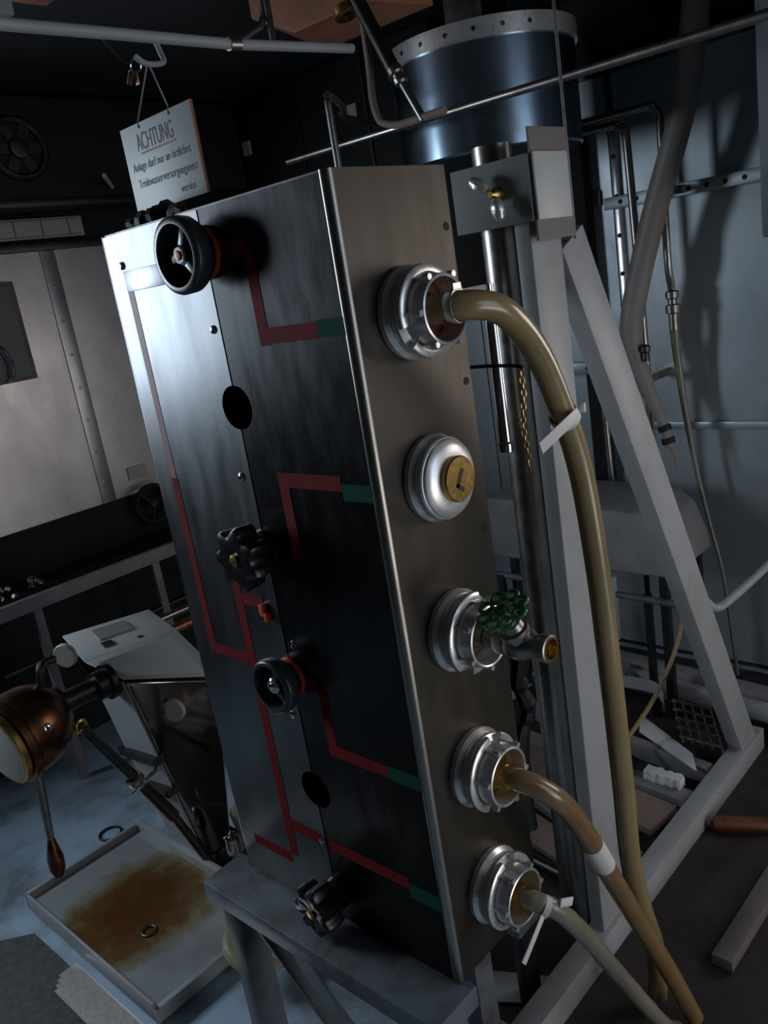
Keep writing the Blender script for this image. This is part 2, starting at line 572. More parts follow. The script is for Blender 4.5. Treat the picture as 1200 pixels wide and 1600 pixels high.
w = 0.0105
tape(0.17, 0.25, 1.129, 1.147)                      # from the upper handwheel
tape(0.17 - w, 0.17 + w, 1.002, 1.129)
tape(0.062, 0.17 - w, 1.004, 1.026)
tape(0.012, 0.062, 1.005, 1.028, 'green_tape')
tape(0.19 - w, 0.19 + w, 0.69, 0.82)
tape(0.068, 0.19 - w, 0.798, 0.820)
tape(0.012, 0.068, 0.785, 0.809, 'green_tape')
tape(0.195, 0.25, 0.462, 0.480)
tape(0.195 - w, 0.195 + w, 0.347, 0.480)
tape(0.076, 0.195 - w, 0.347, 0.368)
tape(0.012, 0.076, 0.344, 0.368, 'green_tape')
tape(0.075, 0.255, 0.146, 0.167)
tape(0.275, 0.353, 0.148, 0.169)
tape(0.012, 0.075, 0.131, 0.158, 'green_tape')
tape(0.478 - .008, 0.478 + .008, 0.80, 1.11, 'faded_red_tape')
tape(0.476 - .009, 0.476 + .009, 0.475, 0.80)
tape(0.376, 0.467, 0.475, 0.495)
tape(0.365 - w, 0.365 + w, 0.09, 0.625)
tape(0.30, 0.354, 0.588, 0.608)
tape(0.376, 0.485, 0.07, 0.090)


def handwheel(z, R, y=SEAM, depth=0.030, x_back=-0.022, hub_mat='chrome', dot='orange'):
    """cup-shaped handwheel with three spokes on a short stem, axis -X"""
    hw = obj('handwheel', MB().lathe((x_back, y, z), (-1, 0, 0),
             [(0.000, R * .80), (0.000, R * .90), (0.006, R * .97), (depth - .006, R), (depth - .002, R * .97), (depth, R * .90),
              (depth, R * .80), (depth - .004, R * .76), (0.005, R * .72)], 40, closed=True), 'wheel_grey', cab, sharp=60)
    for k in range(3):
        q = PI / 2 + k * 2 * PI / 3 + .35
        a = (x_back - depth * .55, y + .010 * math.cos(q), z + .010 * math.sin(q))
        c = (x_back - depth * .45, y + R * .78 * math.cos(q), z + R * .78 * math.sin(q))
        obj('spoke', MB().bar(a, c, 0.013, 0.008, (1, 0, 0)), 'wheel_grey', hw, bevel=0.002)
    obj('hub', MB().lathe((0.0, y, z), (-1, 0, 0), [(0, .016), (-x_back, .015), (-x_back + depth * .7, .014), (-x_back + depth * .78, .011), (-x_back + depth * .78, 0)], 20), hub_mat, hw)
    obj('hub_cap', MB().lathe((x_back - depth * .76, y, z), (-1, 0, 0), [(0, .007), (.003, .006), (.004, 0)], 14), dot, hw)
    obj('skirt', MB().lathe((x_back, y, z), (1, 0, 0), [(-.010, R * .78), (.012, R * .68), (.012, R * .40), (0, R * .40)], 32), 'panel_steel', hw)
    obj('indicator_ring', MB().lathe((-0.001, y, z), (-1, 0, 0), [(0, R * .52), (.0, R * .70), (.008, R * .70), (.008, R * .52)], 32, closed=True), 'orange', hw, label='orange indicator ring')
    return hw


def star_knob(z, R, y=SEAM):
    ks = MB()
    n = 56
    def ring(x, sc):
        out = []
        for k in range(n):
            q = 2 * PI * k / n
            rr = R * sc * (0.86 + 0.14 * max(-.8, math.cos(7 * q)))
            out.append((x, y + rr * math.cos(q), z + rr * math.sin(q)))
        return out
    rings = [ring(-0.022, .80), ring(-0.025, .95), ring(-0.054, 1.0), ring(-0.061, .94), ring(-0.064, .74), ring(-0.060, .30)]
    vs = [p for q in rings for p in q]
    fs = []
    for i in range(len(rings) - 1):
        for k in range(n):
            l = (k + 1) % n
            fs.append((i * n + k, i * n + l, (i + 1) * n + l, (i + 1) * n + k))
    fs.append(tuple(range(n)))
    fs.append(tuple((len(rings) - 1) * n + k for k in range(n)))
    ks.add(vs, fs)
    kn = obj('star_knob', ks, 'black_plastic', cab, sharp=40)
    obj('knob_neck', MB().lathe((0, y, z), (-1, 0, 0), [(0, .030), (.010, .029), (.012, .022), (.021, .021)], 28), 'black_plastic', kn)
    obj('knob_nut', MB().lathe((-0.058, y, z), (-1, 0, 0), [(0, .010), (.006, .010), (.007, .007), (.007, 0)], 6), 'brass', kn)
    return kn


handwheel(1.139, 0.053, depth=0.030)
star_knob(0.697, 0.052)
handwheel(0.476, 0.047, depth=0.026, dot='chrome')
star_knob(0.054, 0.048)
# small red flag next to the knob
obj('red_marker', MB().box((-0.010, 0.292, 0.578), (-0.0006, 0.304, 0.598)).box((-0.012, 0.284, 0.570), (-0.0006, 0.292, 0.585)), 'orange', cab, bevel=0.002, label='small red marker clip')

# ------------------------------------------------------------------ couplings on the cabinet side
CX = 0.108
CZS = (1.016, 0.791, 0.560, 0.331, 0.115)
for z in CZS:
    obj('pipe_flange', MB().lathe((CX, -0.0005, z), (0, -1, 0), [(0, .040), (0, .0600), (.004, .0615), (.010, .0615), (.013, .0590), (.0165, .0560), (.0165, .040)], 48, closed=True), 'cast_aluminium', cab, sharp=30)


def coupling(z, parent, mat='cast_aluminium', insert='copper', rot=0.0):
    """claw coupling: claw ring with two gaps, ribbed drum, open mouth, axis -Y"""
    y0 = -0.0175
    drum = obj('coupling', MB().lathe((CX, y0, z), (0, -1, 0),
               [(0, .038), (0, .0545), (.004, .0560), (.010, .0560), (.014, .0505), (.016, .0475), (.045, .0455), (.048, .0450), (.049, .0430), (.048, .0410), (.012, .0400)], 56, closed=True), mat, parent, sharp=40)
    # claw ring segments (raised rim with gaps)
    for k in range(2):
        seg = MB()
        a0 = rot + k * PI + .25
        a1 = rot + (k + 1) * PI - .25
        n = 22
        vs, fs = [], []
        for i in range(n + 1):
            q = a0 + (a1 - a0) * i / n
            for (h, rr) in ((.0135, .0500), (.0135, .0590), (.0160, .0605), (.0215, .0600), (.0235, .0575), (.0235, .0500)):
                vs.append((CX + rr * math.cos(q), y0 - h, z + rr * math.sin(q)))
        for i in range(n):
            for j in range(6):
                l = (j + 1) % 6
                fs.append((i * 6 + j, i * 6 + l, (i + 1) * 6 + l, (i + 1) * 6 + j))
        fs.append(tuple(range(6)))
        fs.append(tuple(n * 6 + j for j in range(6)))
        seg.add(vs, fs)
        obj('claw_ring', seg, mat, drum, sharp=40)
    for k in range(6):
        q = rot + PI / 6 + k * PI / 3
        c, s = math.cos(q), math.sin(q)
        rb = MB().bar((CX + .047 * c, y0 - .018, z + .047 * s), (CX + .0462 * c, y0 - .046, z + .0462 * s), .0045, .006, (c, 0, s))
        rb.lathe((CX + .0485 * c, y0 - .0475, z + .0485 * s), (0, 1, 0), [(0, 0), (0, .0042), (.009, .0046), (.009, 0)], 10)
        obj('rib', rb, mat, drum, sharp=40)
    ins = obj('insert', MB().lathe((CX, y0 - .010, z), (0, -1, 0), [(0, .0400), (.004, .038), (.006, .024), (.020, .020), (.034, .0185), (.034, .012), (.006, .012), (.006, 0)], 28), insert, drum)
    return drum


# top hose
def hose_clamp(parent, p, d, r, mat='pipe_steel'):
    d = Vector(d).normalized()
    b = MB().lathe(Vector(p) - d * .006, d, [(0, r), (0, r + .0025), (.012, r + .0025), (.012, r)], 24, closed=True)
    side = d.cross(Vector((0, 0, 1))).normalized()
    up = side.cross(d)
    c = Vector(p) + up * (r + .004)
    b.bar(c - side * .009, c + side * .009, .012, .009, up)
    return obj('hose_clamp', b, mat, parent, sharp=40)


h1 = thing('water_hose', (CX, -0.09, 0.9), 'yellow amber water hose arching from the topmost coupling', 'hose', 'water hoses on the cabinet side')
coupling(CZS[0], h1, insert='copper', rot=0.5)
path1 = spline([(CX - .006, -0.045, 1.016), (CX + .004, -0.085, 1.018), (0.165, -0.108, 1.003), (0.235, -0.105, 0.946), (0.292, -0.100, 0.858), (0.338, -0.098, 0.738),
                (0.360, -0.098, 0.562), (0.369, -0.098, 0.374), (0.381, -0.095, 0.168), (0.391, -0.09, 0.003), (0.428, -0.082, -0.13), (0.470, -0.078, -0.25), (0.476, -0.078, -0.33), (0.462, -0.080, -0.378)], 8)
obj('hose_tube', MB().tube(path1, 0.0190, 18), 'hose_amber', h1)
obj('hose_tail', MB().cyl((CX - .006, -0.040, 1.016), (CX - .002, -0.075, 1.0175), .0185, .0185, 20), 'valve_steel', h1)
hose_clamp(h1, (CX + .001, -0.080, 1.018), (.1, -1, 0), .0195)
# white cable tie with its loose end
tie = thing('cable_tie', (0.31, -0.1, 0.83), 'wide white cable tie wrapped round the yellow hose', 'cable tie')
d1 = (Vector((0.338, -0.098, 0.738)) - Vector((0.292, -0.100, 0.858))).normalized()
c1 = Vector((0.3035, -0.1, 0.832))
tilt = (d1 + Vector((.35, 0, .1))).normalized()
obj('band', MB().lathe(c1 - tilt * .0065, tilt, [(0, .0195), (0, .0220), (.015, .0220), (.015, .0195)], 28, closed=True), 'white_plastic', tie)
obj('tail', MB().bar((0.302, -0.124, 0.838), (0.212, -0.114, 0.808), .0022, .0185, (-.22, .0, .97)), 'white_plastic', tie, bevel=.0008)
obj('lock_head', MB().bar((0.322, -0.118, 0.842), (0.336, -0.112, 0.838), .010, .014, (0, 0, 1)), 'white_plastic', tie, bevel=.002)

# blind cap with brass plug
z = CZS[1]
cap = thing('blind_cap', (CX, -0.04, z - .06), 'aluminium blind cap with a slotted brass plug, second fitting from the top', 'cap')
obj('cap_dome', MB().lathe((CX, -0.0175, z), (0, -1, 0), [(0, .030), (0, .0560), (.003, .0575), (.010, .0575), (.0125, .0560), (.0130, .0550), (.0165, .0535), (.0200, .0490), (.0220, .0440), (.0232, .0390), (.0240, .0360), (.0240, 0)], 56), 'cap_aluminium', cap, sharp=28)
plug = obj('brass_plug', MB().lathe((CX, -0.0410, z), (0, -1, 0), [(0, .0310), (.002, .0320), (.0085, .0320), (.0105, .0305), (.0105, 0)], 40), 'brass', cap, sharp=30, label='round brass plug')
sl = MB()
sl.bar((CX - .010, -0.0516, z - .010), (CX + .006, -0.0516, z + .013), .0012, .006, (1, 0, -.7))
sl.bar((CX - .011, -0.0516, z - .006), (CX + .003, -0.0516, z - .016), .0012, .006, (.7, 0, 1))
obj('socket_slot', sl, 'dark_steel', plug)

# globe valve on the third coupling
z = CZS[2]
vv = thing('globe_valve', (CX, -0.1, z - .06), 'small globe valve with green handwheel screwed onto the third coupling', 'valve')
coupling(z, vv, insert='valve_steel', rot=1.0)
obj('inlet_nipple', MB().lathe((CX, -0.040, z), (0, -1, 0), [(0, .016), (.042, .016), (.042, .021), (.058, .021), (.058, .014)], 24), 'valve_steel', vv)
yb = -0.118
vb = MB()
vb.lathe((CX, yb + .028, z), (0, -1, 0), [(0, .016), (.006, .0185), (.016, .0235), (.028, .0245), (.040, .0215), (.050, .0160), (.058, .0165), (.060, .0195), (.074, .0195), (.075, .0165), (.070, .0150), (.050, .0140), (.050, 0)], 32)
obj('valve_body', vb, 'valve_steel', vv, sharp=45)
obj('outlet_thread', MB().lathe((CX, yb - .0475, z), (0, 1, 0), [(-.0005, .0165), (-.0005, .0140), (.003, .0148), (.006, .0138), (.009, .0148), (.012, .0138), (.016, .0145), (.018, .013), (.018, 0)], 28), 'brass', vv, label='brass threaded outlet')
ax = Vector((-0.42, 0.06, 0.90)).normalized()
b0 = Vector((CX, yb, z))
obj('bonnet', MB().lathe(b0 + ax * .012, ax, [(0, .019), (.010, .0185), (.012, .0215), (.019, .0215), (.021, .0170), (.030, .0150), (.033, .0105), (.040, .0095), (.042, .0065), (.055, .0060), (.055, 0)], 6 * 4), 'valve_steel', vv, sharp=30)
gw = MB()
wc = b0 + ax * .066
sx = ax.cross(Vector((0, 1, 0))).normalized()
sy = ax.cross(sx)
gw = obj('green_handwheel', MB().lathe(wc, ax, [(-.005, .010), (.004, .010), (.006, .0075), (.006, 0), (-.005, 0)], 16), 'green_enamel', vv, label='scalloped green handwheel')
for k in range(8):
    q = k * PI / 4
    dd = sx * math.cos(q) + sy * math.sin(q)
    obj('wheel_lobe', MB().torus(wc + dd * .0270, ax, .0088, .0032, 18, 8), 'green_enamel', gw)
    obj('wheel_spoke', MB().bar(wc + dd * .008, wc + dd * .019, .005, .005, ax), 'green_enamel', gw)

# brown hose
h2 = thing('water_hose', (CX, -0.09, 0.2), 'brown water hose with white tape band leaving the fourth coupling', 'hose', 'water hoses on the cabinet side')
coupling(CZS[3], h2, insert='brass', rot=1.35)
path2 = spline([(CX - .004, -0.048, 0.331), (CX + .006, -0.085, 0.327), (0.145, -0.118, 0.290), (0.196, -0.118, 0.216), (0.262, -0.118, 0.085), (0.342, -0.118, -0.075), (0.410, -0.135, -0.235), (0.462, -0.155, -0.383)], 8)
obj('hose_tube', MB().tube(path2, 0.0172, 18), 'hose_brown', h2)
obj('hose_tail', MB().cyl((CX - .004, -0.045, .331), (CX + .002, -0.072, .329), .0185, .0185, 20), 'brass', h2)
c2 = Vector((0.243, -0.118, 0.124)); d2v = (Vector((0.262, -0.118, 0.085)) - Vector((0.196, -0.118, 0.216))).normalized()
obj('tape_band', MB().lathe(c2 - d2v * .034, d2v, [(0, .0172), (0, .0184), (.030, .0186), (.068, .0184), (.068, .0172)], 28, closed=True), 'white_plastic', h2, label='white tape band')

# grey braided hose
h3 = thing('water_hose', (CX, -0.09, 0.0), 'thin grey braided water hose leaving the lowest coupling', 'hose', 'water hoses on the cabinet side')
coupling(CZS[4], h3, insert='brass', rot=1.5)
path3 = spline([(CX - .004, -0.048, 0.115), (CX + .004, -0.080, 0.113), (0.140, -0.105, 0.082), (0.198, -0.110, -0.010), (0.285, -0.115, -0.165), (0.385, -0.13, -0.345), (0.42, -0.14, -0.384)], 8)
rr3 = [0.0150 + 0.0006 * math.sin(i * 2.1) for i in range(len(path3))]
obj('hose_tube', MB().tube(path3, rr3, 18), 'hose_grey', h3)
obj('hose_tail', MB().cyl((CX - .004, -0.045, .115), (CX + .002, -0.072, .114), .0165, .0165, 20), 'brass', h3)
st = thing('cable_tie', (0.09, -0.1, 0.1), 'white plastic strap hanging from the lowest coupling hose', 'cable tie')
obj('band', MB().lathe(Vector((0.1175, -0.089, 0.105)), Vector((.5, -.7, -.5)), [(0, .0152), (0, .0172), (.010, .0172), (.010, .0152)], 24, closed=True), 'white_plastic', st)
obj('tail', MB().bar((0.098, -0.102, 0.105), (0.040, -0.100, 0.062), .002, .013, (-.6, 0, .8)), 'white_plastic', st, bevel=.0006)
obj('lock_head', MB().bar((0.132, -0.112, 0.108), (0.165, -0.112, 0.088), .004, .014, (0, 0, 1)), 'white_plastic', st, bevel=.0015)

# ------------------------------------------------------------------ support frame under and behind the cabinet (painted)
fr = thing('cabinet_stand', (0.05, 0.27, FZ), 'blue-grey painted steel stand with diagonal struts under the cabinet', 'stand')
obj('rail', MB().bar((-0.033, -0.02, -0.022), (-0.033, 0.575, -0.022), 0.100, 0.04), 'frame_blue_grey', fr, bevel=.003)
obj('rail', MB().bar((0.19, -0.0, -0.022), (0.19, 0.575, -0.022), 0.06, 0.04), 'frame_blue_grey', fr, bevel=.003)
obj('cross_member', MB().box((0.0175, 0.50, -0.042), (0.16, 0.56, -0.002)), 'frame_blue_grey', fr, bevel=.003)
obj('cross_member', MB().box((0.0175, 0.03, -0.042), (0.16, 0.09, -0.002)), 'frame_blue_grey', fr, bevel=.003)
obj('leg', MB().box((-0.07, 0.505, FZ), (-0.01, 0.545, -0.042)), 'frame_blue_grey', fr, bevel=.002)
obj('leg', MB().box((0.165, 0.505, FZ), (0.215, 0.545, -0.042)), 'frame_blue_grey', fr, bevel=.002)
obj('leg', MB().box((0.165, 0.12, FZ), (0.215, 0.16, -0.042)), 'frame_blue_grey', fr, bevel=.002)
obj('strut', MB().bar((-0.035, 0.515, -0.03), (-0.035, 0.10, -0.385), 0.006, 0.045, (1, 0, 0)), 'frame_blue_grey', fr)
obj('strut', MB().bar((-0.035, 0.42, -0.05), (-0.075, 0.06, -0.33), 0.045, 0.006, (1, 0, 0)), 'frame_blue_grey', fr)
obj('foot_plate', MB().box((-0.10, 0.02, FZ), (0.195, 0.12, FZ + .012)), 'frame_blue_grey', fr, bevel=.002)

tf = thing('triangular_frame', (0.8, 0.08, FZ), 'light grey triangular steel frame with post, long diagonal brace and base bar', 'frame')
obj('post', MB().box((0.515, 0.060, FZ + .065), (0.612, 0.092, 1.21)), 'frame_paint', tf, bevel=.003)
obj('brace', MB().bar((0.650, 0.080, 1.085), (1.365, 0.080, -0.365), 0.040, 0.088, (1, 0, 0.3)), 'frame_paint', tf, bevel=.003)
obj('base_bar', MB().box((0.20, 0.050, FZ), (1.44, 0.100, FZ + .065)), 'frame_paint', tf, bevel=.003)

tb = tag(obj('steel_tube', MB().lathe((0.56, 0.150, FZ), (0, 0, 1), [(0, 0), (0, .035), (1.655, .035), (1.655, .030), (1.60, .030), (1.60, 0)], 40), 'pipe_steel', sharp=40),
         'upright shiny steel tube beside the light grey frame post', 'tube')
cl = thing('tube_clamp', (0.56, 0.1, 1.11), 'pale grey box clamp with a wing bolt at the top of the post', 'clamp')
cb = MB()
cb.box((0.500, 0.043, 1.117), (0.622, 0.060, 1.222)).box((0.500, 0.06, 1.117), (0.5145, 0.20, 1.222)).box((0.6125, 0.06, 1.117), (0.622, 0.20, 1.222)).box((0.5145, 0.188, 1.117), (0.6125, 0.20, 1.222))
obj('sleeve', cb, 'sleeve_shaded', cl)
obj('back_plate', MB().box((0.505, 0.0385, 1.085), (0.622, 0.0425, 1.262)), 'brown_plate', cl)
obj('front_plate', MB().box((0.504, 0.033, 1.117), (0.612, 0.0385, 1.224)), 'clamp_paint', cl, bevel=.003)
wb = obj('wing_bolt', MB().lathe((0.500, 0.105, 1.170), (-1, 0, 0), [(0, .012), (.012, .011), (.018, .008), (.024, .005), (.024, 0)], 18), 'brass', cl)
for (a, c) in (((0.480, 0.112, 1.178), (0.476, 0.140, 1.198)), ((0.480, 0.098, 1.162), (0.476, 0.090, 1.128))):
    a, c = Vector(a), Vector(c)
    d = (c - a).normalized()
    pts = [a, a + d * .010, a + d * .022, c]
    obj('wing', MB().tube(spline(pts, 4), [.006 + .006 * math.sin(PI * (i + 1) / 14) for i in range(13)], 10), 'cast_aluminium', wb)
tag(obj('thin_rod', MB().cyl((0.634, 0.046, 1.08), (0.634, 0.046, 1.795), .0028, .0028, 10), 'pipe_steel'),
    'thin steel rod rising behind the clamp to the ceiling', 'rod')

# chrome sampling pipe and dark bracket strip behind the side panel
sp = thing('sampling_pipe', (0.42, 0.1, 0.74), 'slim chrome pipe with knurled end hanging beside the cabinet', 'pipe')
obj('pipe_tube', MB().cyl((0.437, 0.105, 0.760), (0.437, 0.105, 1.03), .011, .011, 18), 'chrome', sp)
obj('end_nut', MB().lathe((0.437, 0.105, 0.742), (0, 0, 1), [(0, 0), (0, .013), (.014, .014), (.018, .011)], 12), 'chrome', sp)
obj('bracket', MB().box((0.355, 0.100, 1.010), (0.440, 0.112, 1.030)), 'dark_steel', sp)
rk = thing('pipe_rack', (0.34, 0.08, FZ), 'narrow dark steel upright with clips just behind the cabinet side', 'rack')
obj('upright', MB().box((0.31, 0.12, FZ), (0.355, 0.145, 1.17)), 'dark_steel', rk, bevel=.002)
obj('chain_hook', MB().tube(spline([(0.352, 0.12, 0.905), (0.352, 0.05, 0.905), (0.352, 0.0, 0.902), (0.352, -0.004, 0.897)], 4), .003, 8), 'dark_steel', rk)
for zz in (1.15, 1.08, 0.5, 0.2):
    obj('clip', MB().lathe((0.325, 0.12, zz), (-.3, -1, 0), [(0, .012), (.008, .012), (.010, .006), (.016, .006), (.016, 0)], 14), 'copper', rk)
sc_ = tag(obj('crumpled_foil', MB().tube(spline([(0.36, 0.09, 0.46), (0.366, 0.075, 0.40), (0.358, 0.085, 0.33), (0.372, 0.08, 0.27), (0.36, 0.10, 0.20), (0.355, 0.1, 0.02)], 4),
          [0.012 + 0.008 * random.random() for _ in range(21)], 8), 'dark_steel', sharp=10), 'crumpled dark plastic sleeve hanging below the globe valve', 'sleeve')

# gold chain
ch = thing('chain', (0.35, 0.0, 0.73), 'thin brass link chain hanging behind the yellow hose', 'chain')
for k in range(16):
    zc = 0.890 - k * 0.0102
    xx = 0.352 + 0.004 * math.sin(k * .6) - k * .0007
    axd = (1, .6, 0) if k % 2 else (.6, -1, 0)
    lk = MB()
    A = Vector(axd).normalized(); U = Vector((0, 0, 1)); S = A.cross(U)
    loop = []
    for i in range(14):
        q = 2 * PI * i / 14
        loop.append(Vector((xx, 0.0, zc)) + S * .0036 * math.cos(q) + U * .0068 * math.sin(q))
    loop.append(loop[0]); loop.append(loop[1])
    lk.tube(loop, .0012, 6, cap=False)
    obj('link', lk, 'brass', ch)

# ------------------------------------------------------------------ hanging sign
sg = thing('hanging_sign', (0.0625, 0.406, 1.228), 'white hanging card reading ACHTUNG above the cabinet', 'sign')
obj('board', MB().box((0.060, 0.311, 1.226), (0.064, 0.502, 1.353)), 'sign_white', sg, bevel=.0006)
obj('board_edge', MB().box((0.0598, 0.3085, 1.226), (0.0642, 0.3112, 1.353)), 'orange_wood', sg)
text_part('lettering', 'ACHTUNG', 0.463, 1.314, 0.100, 0.026, 0.0596, 'ink', sg)
obj('underline', MB().box((0.0592, 0.361, 1.3085), (0.0598, 0.455, 1.311)), 'ink_red', sg)
text_part('lettering', 'Anlage darf nur an örtliches', 0.487, 1.287, 0.158, 0.013, 0.0596, 'ink', sg)
text_part('lettering', 'Trinkwasserversorgungsnetz', 0.480, 1.262, 0.160, 0.013, 0.0596, 'ink', sg)
text_part('lettering', 'werden', 0.372, 1.237, 0.038, 0.012, 0.0596, 'ink', sg)
hk = Vector((0.062, 0.392, 1.424))
for (yy, zz) in ((0.448, 1.345), (0.365, 1.345)):
    obj('string', MB().tube([hk, ((0.0615), yy, zz + .012), (0.0590, yy, zz)], .0011, 6), 'label_card', sg)

# overhead conduit with hook
op = thing('overhead_conduit', (0.15, 0.42, 1.45), 'pale overhead pipe running above the cabinet, with a bent hook', 'pipe')
obj('pipe_run', MB().cyl((-1.2, 0.42, 1.452), (0.262, 0.42, 1.470), .0085, .0085, 16), 'frame_paint', op)
obj('pipe_run', MB().cyl((0.262, 0.42, 1.470), (0.540, 0.42, 1.484), .0085, .0085, 16), 'frame_paint', op)
obj('coupling_sleeve', MB().cyl((0.245, 0.42, 1.469), (0.268, 0.42, 1.4705), .0102, .0102, 16), 'pipe_steel', op)
obj('branch', MB().tube(spline([(0.262, 0.42, 1.472), (0.30, 0.425, 1.492), (0.335, 0.43, 1.512), (0.345, 0.43, 1.56), (0.345, 0.43, 1.78)], 5), .006, 10), 'pipe_steel', op)
obj('hook', MB().tube(spline([(0.104, 0.42, 1.462), (0.104, 0.415, 1.448), (0.100, 0.405, 1.430), (0.075, 0.395, 1.422), (0.055, 0.392, 1.422), (0.042, 0.392, 1.430)], 6), .0042, 10), 'frame_paint', op)
obj('hanger_strap', MB().bar((0.345, 0.42, 1.475), (0.345, 0.42, 1.79), .004, .012, (1, 0, 0)), 'dark_steel', op)
kb = thing('key_ring', (0.04, 0.40, 1.40), 'small bunch of metal tags hanging on the bent hook', 'keys')
obj('ring', MB().torus((0.045, 0.400, 1.419), (1, .4, 0), .009, .0013, 20, 6), 'chrome', kb)
obj('tag', MB().bar((0.043, 0.410, 1.415), (0.040, 0.418, 1.398), .0015, .009, (1, 0, 0)), 'chrome', kb)
obj('tag', MB().bar((0.045, 0.404, 1.413), (0.046, 0.405, 1.395), .0015, .008, (0, 1, 0)), 'copper', kb)
tag(obj('ceiling_wire', MB().tube(spline([(0.045, 0.404, 1.421), (0.03, 0.42, 1.44), (0.012, 0.45, 1.50), (0.01, 0.47, 1.62), (0.01, 0.48, 1.80)], 5), .0012, 6), 'dark_steel'),
    'fine dark wire dropping from the ceiling to the key tags', 'wire')

# ------------------------------------------------------------------ upper clutter behind the cabinet top
bx = MB()
cc = Vector((0.80, 0.83, 1.655))
for_poly = [cc, cc + Vector((0.02, -0.21, 0.0)), cc + Vector((0.22, -0.25, 0.0)), cc + Vector((0.20, 0.10, 0.0)), cc + Vector((-0.02, 0.12, 0.06))]
bx.prism(for_poly, (0, 0, 0.13))
tag(obj('wooden_box', bx, 'orange_wood', bevel=.004), 'reddish brown wooden box fixed under the ceiling', 'box')
p = thing('ceiling_pipe', (0.8, 0.55, 1.38), 'jointed metal pipe slanting down from the ceiling above the cabinet', 'pipe')
obj('pipe_tube', MB().cyl((0.80, 0.640, 1.70), (0.80, 0.540, 1.485), .017, .016, 18), 'dark_steel', p)
obj('pipe_tube', MB().cyl((0.80, 0.575, 1.56), (0.80, 0.480, 1.378), .010, .009, 16), 'pipe_steel', p)
obj('joint', MB().lathe((0.80, 0.545, 1.500), (0, -.47, -.88), [(0, .012), (.004, .017), (.016, .017), (.020, .012), (.026, .012), (.030, .016), (.040, .015), (.044, .010)], 18), 'valve_steel', p)
obj('joint', MB().lathe((0.80, 0.660, 1.655), (0, -.3, -.95), [(0, .02), (.004, .03), (.02, .03), (.024, .02)], 18), 'brass', p)
obj('mount', MB().box((0.77, 0.62, 1.69), (0.83, 0.69, 1.80)), 'dark_steel', p, bevel=.004)
tag(obj('bent_pipe', MB().tube(spline([(0.80, 0.612, 1.80), (0.80, 0.612, 1.54), (0.80, 0.617, 1.455), (0.80, 0.608, 1.412), (0.80, 0.588, 1.396), (0.80, 0.540, 1.385), (0.80, 0.42, 1.385)], 6), .0085, 14), 'wood'),
    'pinkish bent pipe dropping behind the sign side of the cabinet top', 'pipe')
tag(obj('riser_pipe', MB().tube(spline([(0.80, 0.757, 1.20), (0.80, 0.758, 1.45), (0.805, 0.762, 1.49), (0.83, 0.78, 1.505), (1.00, 0.90, 1.51), (1.12, 1.0, 1.51), (1.51, 1.10, 1.51)], 5), .009, 14), 'pipe_steel'), 'short upright grey riser pipe behind the cabinet top', 'pipe')

# ------------------------------------------------------------------ tank
tk = thing('water_tank', (1.36, 0.70, 1.33), 'bluish steel cylindrical tank hung high by the right wall', 'tank')
obj('shell', MB().lathe((1.36, 0.70, 1.335), (0, 0, 1), [(0, 0), (0, .245), (.005, .25), (.30, .25), (.30, 0)], 64), 'tank_steel', tk, sharp=40)
obj('rim', MB().lathe((1.36, 0.70, 1.590), (0, 0, 1), [(0, .250), (0, .258), (.045, .258), (.045, .250)], 64, closed=True), 'cast_aluminium', tk)
for k in range(10):
    q = PI + (k - 5) * .28
    obj('rivet', MB().lathe((1.36 + .258 * math.cos(q), .70 + .258 * math.sin(q), 1.612), (math.cos(q), math.sin(q), 0), [(0, .006), (.003, .004), (.003, 0)], 10), 'dark_steel', tk)
obj('mount', MB().box((1.30, 0.64, 1.635), (1.42, 0.76, 1.80)), 'dark_steel', tk)

# ------------------------------------------------------------------ pipes and fittings on the right wall
tag(obj('straight_pipe', MB().cyl((1.05, 1.20, 1.437), (1.05, -0.75, 1.410), .0105, .0105, 16), 'pipe_steel'), 'long grey pipe crossing in front of the tank', 'pipe')
p = thing('wall_pipe', (1.75, 0.4, 1.0), 'upper copper pipe bending down on the right wall', 'pipe', 'bent pipes on the right wall')
obj('pipe_tube', MB().tube(spline([(1.75, 1.6, 1.424), (1.75, 0.90, 1.422), (1.75, 0.44, 1.420), (1.75, 0.405, 1.414), (1.75, 0.388, 1.395), (1.75, 0.384, 1.36), (1.75, 0.388, 1.0), (1.78, 0.395, 0.90)], 6), .0115, 14), 'pipe_steel', p)
obj('union', MB().lathe((1.778, 0.394, 0.895), (0, 0, -1), [(0, .014), (.004, .020), (.022, .020), (.026, .014), (.040, .014), (.044, .022), (.066, .022), (.070, .015), (.12, .014)], 18), 'valve_steel', p)
obj('clip', MB().box((1.755, 0.374, 1.17), (1.888, 0.402, 1.195)), 'pipe_steel', p)
tag(obj('drain_hose', MB().tube(spline([(1.778, 0.394, 0.775), (1.79, 0.393, 0.66), (1.795, 0.380, 0.50), (1.80, 0.360, 0.33), (1.80, 0.325, 0.14), (1.80, 0.290, -0.04), (1.80, 0.26, -0.385)], 6), [.0145 - .0085 * min(1, i / 24) for i in range(37)], 12), 'hose_grey'),
    'thin brownish hose running down the right wall from a pipe union', 'hose')
p = thing('wall_pipe', (1.75, 0.5, 0.9), 'lower grey pipe bending down beside the perforated strip', 'pipe', 'bent pipes on the right wall')
obj('pipe_tube', MB().tube(spline([(1.75, 1.6, 1.396), (1.75, 0.90, 1.395), (1.75, 0.55, 1.394), (1.75, 0.515, 1.388), (1.75, 0.495, 1.37), (1.75, 0.490, 1.34), (1.75, 0.482, 0.953), (1.75, 0.478, 0.40), (1.75, 0.478, 0.0)], 6), .0125, 14), 'pipe_steel', p)
